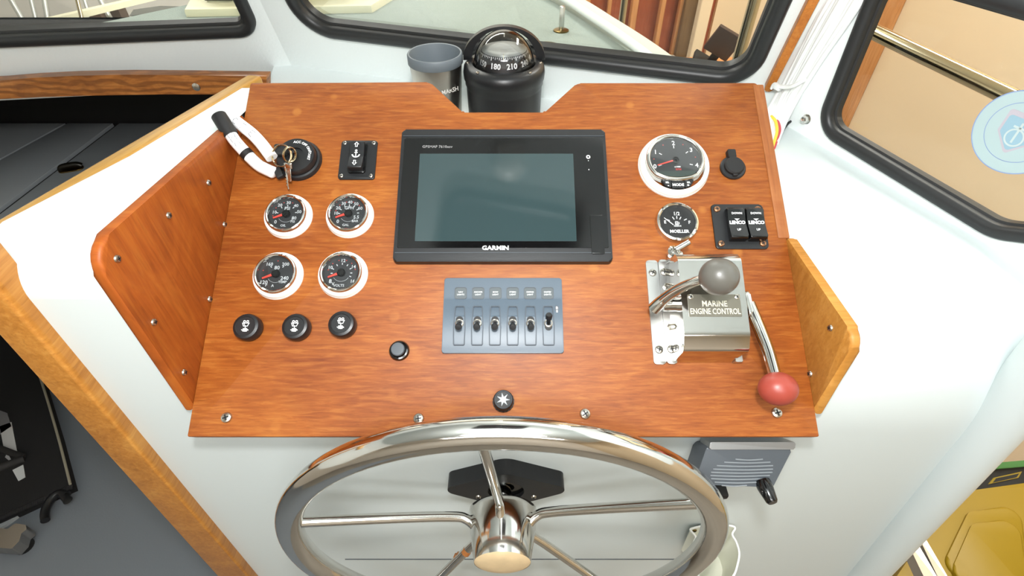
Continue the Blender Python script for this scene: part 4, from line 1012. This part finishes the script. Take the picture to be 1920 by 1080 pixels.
KF = frame(KA, kX, kn.cross(kX), kn); t.matrix_basis = KF
def kl(px, py):
    l = KF.inverted() @ hit(px, py, KA, kn); return (l.x, l.y)
DKB = mat('dark_crate', (34, 38, 40), .5)
b = B(); b.prism([kl(1760, 886), kl(1990, 866), kl(2010, 1000), kl(1720, 1000)], -.02, 0, .003, 1); obj('front', b, DKB, t)
b = B(); b.prism(rpoly([kl(1820, 872), kl(1985, 858), kl(1985, 870), kl(1815, 885)], .003), -.01, .015, .003, 2); obj('rim', b, mat('green_rim', (70, 124, 66), .5), t)
b = B(); b.prism([kl(1862, 896), kl(1915, 884), kl(1908, 896), kl(1852, 908)], 0, .003); obj('badge', b, mat('badge_yellow', (150, 130, 40), .5), t, 0)
b = B(); b.prism([kl(1866, 897), kl(1909, 888), kl(1904, 895), kl(1860, 905)], .003, .004); obj('badge_face', b, DKB, t, 0)
b = B(); b.poly3([dep(1826, 872, 1.66), dep(1985, 857, 1.66), dep(1985, 858, 2.0), dep(1892, 818, 2.0)], Vector((0, 0, -.01))); obj('tray', b, mat('dark_tray', (44, 52, 56), .6), t, 0)
b = B(); b.tube([dep(1886, 812, 1.98), dep(1990, 905, 1.5)], .014, 8); obj('handle_bar', b, DKB, t)
t = thing('steel_sill', 'bright steel sill strips beside the yellow tote', 'sill', T((0, 0, 0)))
for (x0_, x1_, m_, d_) in ((1698, 1712, CAST, 1.22), (1712, 1724, CHR2, 1.24), (1724, 1732, CAST, 1.22)):
    b = B(); b.poly3([dep(x0_, 1010, d_), dep(x1_, 1004, d_), dep(x1_+62, 1110, d_-.1), dep(x0_+48, 1110, d_-.1)], Vector((0, .01, -.03))); obj('strip', b, m_, t, 0)
struct('floor_side_deck', B().poly3([dep(1560, 1000, 1.5), dep(2100, 1000, 1.75), dep(2100, 1200, 1.6), dep(1500, 1200, 1.3)], Vector((0, 0, -.03))), mat('deck_grey', (96, 98, 102), .7))

# ------------------------------------------------------------------ foredeck and shed seen through the windows
ZD = -.47
DECK = mat('nonskid_deck', (138, 149, 143), .8, bump=.8, bscale=260, var=.10, vscale=120)
CREAM = mat('cream_gelcoat', (224, 220, 190), .5)
e0, e1 = zpl(1212, 122, ZD), zpl(1022, -6, ZD)
de = (e1-e0); e2 = e0+de*3.2
struct('floor_foredeck', B().poly3([(-1.36, 1.31, ZD), (-.5, 1.36, ZD), (.35, 1.12, ZD), tuple(e0+Vector((.06, -.1, 0))), tuple(e1), tuple(e1+de*.8+Vector((-.12, 0, 0))), (-.3, 2.42, ZD), (-.5, 2.14, ZD), (-1.08, 1.56, ZD)], Vector((0, 0, -.03))), DECK)
rail = catmull([e0+Vector((.0, -.12, .02))-de*.2, e0+Vector((0, 0, .02)), e0.lerp(e1, .5)+Vector((.012, 0, .02)), e1+Vector((0, 0, .02)), e1+de*.7+Vector((-.12, 0, .02))], 8)
b = B(); b.tube(rail, .011, 14); tag(obj('toe_rail', b, mat('white_rail', (236, 240, 240), .2)), 'glossy white toe rail along the foredeck edge', 'rail')
sd = Vector((de.y, -de.x, 0)).normalized()
b = B(); b.tube([p+sd*.045+Vector((0, 0, -.03)) for p in rail], .03, 12, flat=.6); tag(obj('rub_rail', b, mat('grey_gunwale', (190, 196, 186), .5)), 'pale grey gunwale outside the toe rail', 'rail')
p = zpl(1052, 58, ZD)
t = thing('deck_cleat', 'small steel deck fitting beside the toe rail', 'fitting', T(p))
b = B(); b.lathe([(.020, 0), (.020, .003), (.015, .005), (0, .005)], 24); obj('base', b, BRS, t)
b = B(); b.box((0, 0, .03), (.013, .013, .06), .003); obj('post', b, CAST, t)
p = zpl(1022, 97, ZD)
b = B(); b.lathe([(.05, 0), (.05, .006), (.044, .009), (.040, .006), (0, .005)], 32); tag(obj('deck_plate', b, BRS), 'round metal deck plate just right of the compass', 'fitting').matrix_basis = T(p)
t = thing('deck_hatch', 'cream raised deck hatch beyond the windscreen', 'hatch', T((0, 0, 0)))
h0 = [zpl(340, 30, ZD), zpl(470, 12, ZD), zpl(620, 28, ZD), zpl(735, 0, ZD), zpl(760, -60, ZD), zpl(380, -40, ZD)]
b = B(); b.prism([(q.x, q.y) for q in (zpl(350, 32, ZD), zpl(698, 24, ZD), zpl(760, -14, ZD), zpl(720, -70, ZD), zpl(400, -60, ZD))], ZD, ZD+.02, .006, 2); obj('flange', b, CREAM, t)
b = B(); b.prism(rpoly([(q.x, q.y) for q in (zpl(392, 18, ZD), zpl(660, 12, ZD), zpl(720, -30, ZD), zpl(700, -80, ZD), zpl(400, -70, ZD))], .02), ZD+.02, ZD+.12, .01, 2); obj('box', b, CAST if False else mat('cream_box', (206, 204, 176), .45), t)
b = B(); q0, q1 = zpl(392, 17, ZD), zpl(444, 16, ZD); b.box(((q0.x+q1.x)/2, q0.y-.004, ZD+.028), (q1.x-q0.x, .006, .008)); obj('seam', b, BLKM, t, 0)
# hand rails outside
GOLD = mat('stainless_rail', (196, 186, 158), .12, 1)
t = thing('side_handrail', 'stainless handrail crossing the side window', 'rail', T((0, 0, 0)))
b = B(); b.tube([dep(1560, 22, 1.35), dep(1900, 184, 1.02)], .0165, 18); obj('tube', b, GOLD, t)
b = B(); b.tube([dep(1900, 184, 1.02), dep(2200, 330, .85)], .0165, 18); obj('tube', b, GOLD, t)
def post(px0, px1, d, r, lb):
    b = B(); p, q = dep(*px0, d), None; q = Vector((p.x, p.y, 0)); r1 = ray(*px1)
    z = p.z-.5; b.tube([Vector((p.x, p.y, p.z+.6)), Vector((p.x, p.y, z))], r, 14); tag(obj('rail_post', b, GOLD), lb, 'post', 'steel posts outside the windscreen')
post((1166, 40), (1166, 90), 1.9, .012, 'upright steel post before the plywood wall')
post((1404, 40), (1396, 90), 1.45, .016, 'upright steel post at the right end of the windscreen')

# shed
YWALL = 3.4; XW = 2.05; ZG = -2.25
DRY = mat('peach_drywall', (234, 212, 178), .8, bump=.05, bscale=12, var=.03, vscale=2)
PALE = mat('pale_wall', (246, 243, 236), .8)
PLY = wood('red_plywood', (142, 72, 42), (172, 94, 60), (190, 116, 80), (10, 10, 1.2), .7, 0, big=(1, 1, 2))
PINE = wood('pine_stud', (176, 116, 66), (206, 146, 92), (224, 172, 120), (20, 20, 1.0), .6, 0, big=(2, 2, .5))
OLD = wood('weathered_post', (96, 72, 46), (124, 96, 64), (146, 118, 82), (20, 20, 1.0), .7, 0, big=(2, 2, .5))
TIM = wood('orange_timber', (170, 98, 40), (204, 132, 62), (222, 158, 88), (14, 14, .8), .6, 0, big=(2, 2, .5))
struct('floor', B().poly3([(-5, -4, ZG), (5, -4, ZG), (5, 5, ZG), (-5, 5, ZG)], Vector((0, 0, -.05))), mat('concrete', (150, 146, 138), .85, var=.1, vscale=3))
struct('wall_back', B().poly3([(-5, YWALL+.06, ZG), (5, YWALL+.06, ZG), (5, YWALL+.06, 1.3), (-5, YWALL+.06, 1.3)], Vector((0, .05, 0))), PALE)
struct('wall_side', B().poly3([(XW, -4, ZG), (XW, 5, ZG), (XW, 5, 1.3), (XW, -4, 1.3)], Vector((.05, 0, 0))), DRY)
struct('wall_far_left', B().poly3([(-4.2, -4, ZG), (-4.2, 5, ZG), (-4.2, 5, 1.3), (-4.2, -4, 1.3)], Vector((-.05, 0, 0))), PALE)
struct('wall_rear', B().poly3([(-5, -3.6, ZG), (5, -3.6, ZG), (5, -3.6, 1.3), (-5, -3.6, 1.3)], Vector((0, -.05, 0))), PALE)
struct('ceiling_shed', B().poly3([(-5, -4, 1.3), (5, -4, 1.3), (5, 5, 1.3), (-5, 5, 1.3)], Vector((0, 0, .05))), PALE)
xa, xb = ypl(1082, 40, YWALL).x, ypl(1310, 40, YWALL).x
pw_ = thing('plywood_panel', 'red-brown plywood sheet wall behind the pine studs', 'wall panel', T((xa, YWALL, ZG)))
b = B(); b.box(((xb-xa)/2+.05, .03, 1.75), (xb-xa+.1, .03, 3.5)); obj('sheet', b, PLY, pw_, 0)
def vert(pxl, pxr, py, y, d, m, lb, nm='wall_stud'):
    p, q = ypl(pxl, py, y), ypl(pxr, py, y)
    b = B(); b.box((0, d/2, 1.74), (abs(q.x-p.x), d, 3.48), .004, 1); o = obj(nm, b, m); o.matrix_basis = T(((p.x+q.x)/2, y, ZG))
    return tag(o, lb, 'stud', 'studs of the shed wall')
vert(1081, 1106, 20, YWALL-.09, .09, PINE, 'wide pine stud at the left end of the plywood')
vert(1138, 1146, 20, YWALL-.03, .03, PINE, 'thin pine stud left of the steel post')
vert(1184, 1196, 20, YWALL-.06, .06, PINE, 'pine stud just right of the steel post')
vert(1238, 1247, 20, YWALL-.06, .06, PINE, 'narrow pine stud in the middle of the plywood')
vert(1274, 1283, 20, YWALL-.06, .06, PINE, 'narrow pine stud beside the weathered post')
vert(1283, 1308, 20, YWALL-.10, .10, OLD, 'weathered brown timber post at the plywood edge', 'timber_post')
vert(1312, 1334, 20, YWALL-.16, .16, DRY, 'peach boxed corner pillar right of the weathered post', 'wall_pillar')
b = B(); p, q = ypl(1335, 40, YWALL), ypl(1450, 40, YWALL); b.box((0, 0, 1.75), (q.x-p.x+1.2, .04, 3.5)); o = struct('wall_back_drywall', b, DRY); o.matrix_basis = T(((p.x+q.x)/2+.6, YWALL+.0, ZG))
# monitor on a bench behind the windscreen's right corner
m0 = dep(1352, 78, 2.6)
t = thing('dark_monitor', 'dark tilted monitor standing on a bench by the wall', 'monitor', T(m0) @ R(-.25, 'Z') @ R(radians(24), 'Y') @ R(radians(14), 'X') @ Matrix.Scale(1.25, 4))
b = B(); b.box((0, 0, 0), (.085, .02, .105), .003); b.box((.05, .012, -.01), (.03, .04, .09), .003); obj('screen', b, mat('dark_brown_case', (62, 48, 42), .5), t)
b = B(); b.box((.02, .01, -.075), (.03, .02, .06), .003); b.box((.02, 0, -.105), (.14, .09, .02), .004); obj('stand', b, BLKM, t)
b = B(); b.box((0, 0, -.02), (.34, .30, .04), .004); b.box((-.13, 0, -.40), (.04, .04, .74)); b.box((.13, 0, -.40), (.04, .04, .74)); o = obj('bench', b, PINE); o.matrix_basis = T(m0+Vector((.03, .05, -.145))); tag(o, 'small pine bench under the dark monitor', 'bench')
# grey heap of cloth low against the plywood
b = B(); hp0 = dep(1236, 124, 2.4); b.sphere((0, 0, 0), .075, (1.4, 1, .62), 24, 14)
for v_ in b.bm.verts: v_.co *= 1+.12*sin(v_.co.x*90)*cos(v_.co.z*70+v_.co.y*50)
o = obj('cloth_heap', b, mat('grey_cloth', (128, 116, 104), .9, bump=.5, bscale=60), None, 60); o.matrix_basis = T(hp0); tag(o, 'crumpled grey cloth heap beyond the gunwale', 'cloth')
# timber on the side wall
def sw(px, py): return xpl(px, py, XW)
for (l0, r0, m_, lb) in ((1545, 1655, TIM, 'broad orange timber on the shed side wall'), (1655, 1700, PINE, 'pale pine timber edging the peach side wall')):
    p, q = sw(l0, 0), sw(r0, 0)
    b = B(); b.box((-.02, 0, 1.74), (.04, abs(p.y-q.y), 3.48), .003, 1); o = obj('wall_timber', b, m_); o.matrix_basis = T((XW-.0, (p.y+q.y)/2, ZG)); tag(o, lb, 'timber', 'timbers on the side wall')
# left window: ladder-like aluminium tubes, a cream beam and a mat
ALU = mat('grey_aluminium', (186, 188, 182), .4, .5)
Dl = 2.4
def barp(p, q, d, r, m, nm, lb, cat, grp=None):
    b = B(); b.tube([dep(*p, d), dep(*q, d)], r, 10); return tag(obj(nm, b, m), lb, cat, grp)
barp((15, -10), (48, 46), Dl, .011, ALU, 'frame_tube', 'leftmost grey tube of the trailer frame outside', 'tube', 'trailer frame tubes')
barp((56, -10), (68, 40), Dl, .009, ALU, 'frame_tube', 'second grey tube of the trailer frame outside', 'tube', 'trailer frame tubes')
barp((82, -10), (90, 40), Dl, .011, ALU, 'frame_tube', 'third grey tube of the trailer frame outside', 'tube', 'trailer frame tubes')
barp((143, -8), (156, 46), 2.2, .008, GOLD, 'frame_tube', 'shiny brassy tube crossing the cream beam', 'tube', 'trailer frame tubes')
barp((156, -8), (166, 24), Dl, .008, ALU, 'frame_tube', 'short grey tube right of the brassy one', 'tube', 'trailer frame tubes')
barp((184, -8), (212, 44), Dl, .011, ALU, 'frame_tube', 'rightmost grey tube of the trailer frame outside', 'tube', 'trailer frame tubes')
b = B(); A_, B_, C_, D_ = dep(-40, 66, 2.25), dep(310, -14, 2.35), dep(310, -4, 2.35), dep(-40, 82, 2.25)
b.poly3([A_, B_, C_, D_], Vector((.01, .07, .0))); tag(obj('cream_beam', b, CREAM, None, 0), 'long cream beam slanting across the left window', 'beam')
b = B(); b.poly3([dep(242, 30, 2.0), dep(250, 18, 2.02), dep(300, 11, 2.06), dep(345, 12, 2.1), dep(300, 22, 2.04)], Vector((.01, .06, -.02))); tag(obj('grey_pad', b, mat('grey_felt', (104, 104, 98), .9), None, 0), 'flat grey felt pad outside the left window', 'pad')
for q, c_, lb in (((188, 34), (110, 92, 78), 'brown box beyond the left window beside the pad'), ((222, 27), (96, 84, 74), 'darker brown box between trailer tube and pad')):
    b = B(); p = dep(*q, 2.6); b.box((0, 0, -.4), (.06, .06, .86), .003); o = obj('storage_box', b, mat('brown_card', c_, .8)); o.matrix_basis = T(p); tag(o, lb, 'box', 'boxes beyond the left window')
# dome lamp under the cabin roof
t = thing('dome_lamp', 'round white dome lamp under the cabin roof', 'lamp', T((-.01, .69, ZC)) @ R(pi, 'X'))
b = B(); b.lathe([(.05, 0), (.05, .01), (.044, .016)], 32); obj('base', b, WHT, t)
b = B(); b.lathe([(.043, .014), (.036, .028), (.02, .036), (0, .038)], 32); obj('cover', b, WHT, t)

t = thing('fill_lamp_housing', 'long white strip added for the fill light under the cabin roof behind the helm', 'lamp', T((0, -.42, ZC)) @ R(pi, 'X'))  # made-up housing for the added fill light, out of view
b = B(); b.box((0, 0, .008), (.74, .24, .016), .004, 2); obj('housing', b, WHT, t)
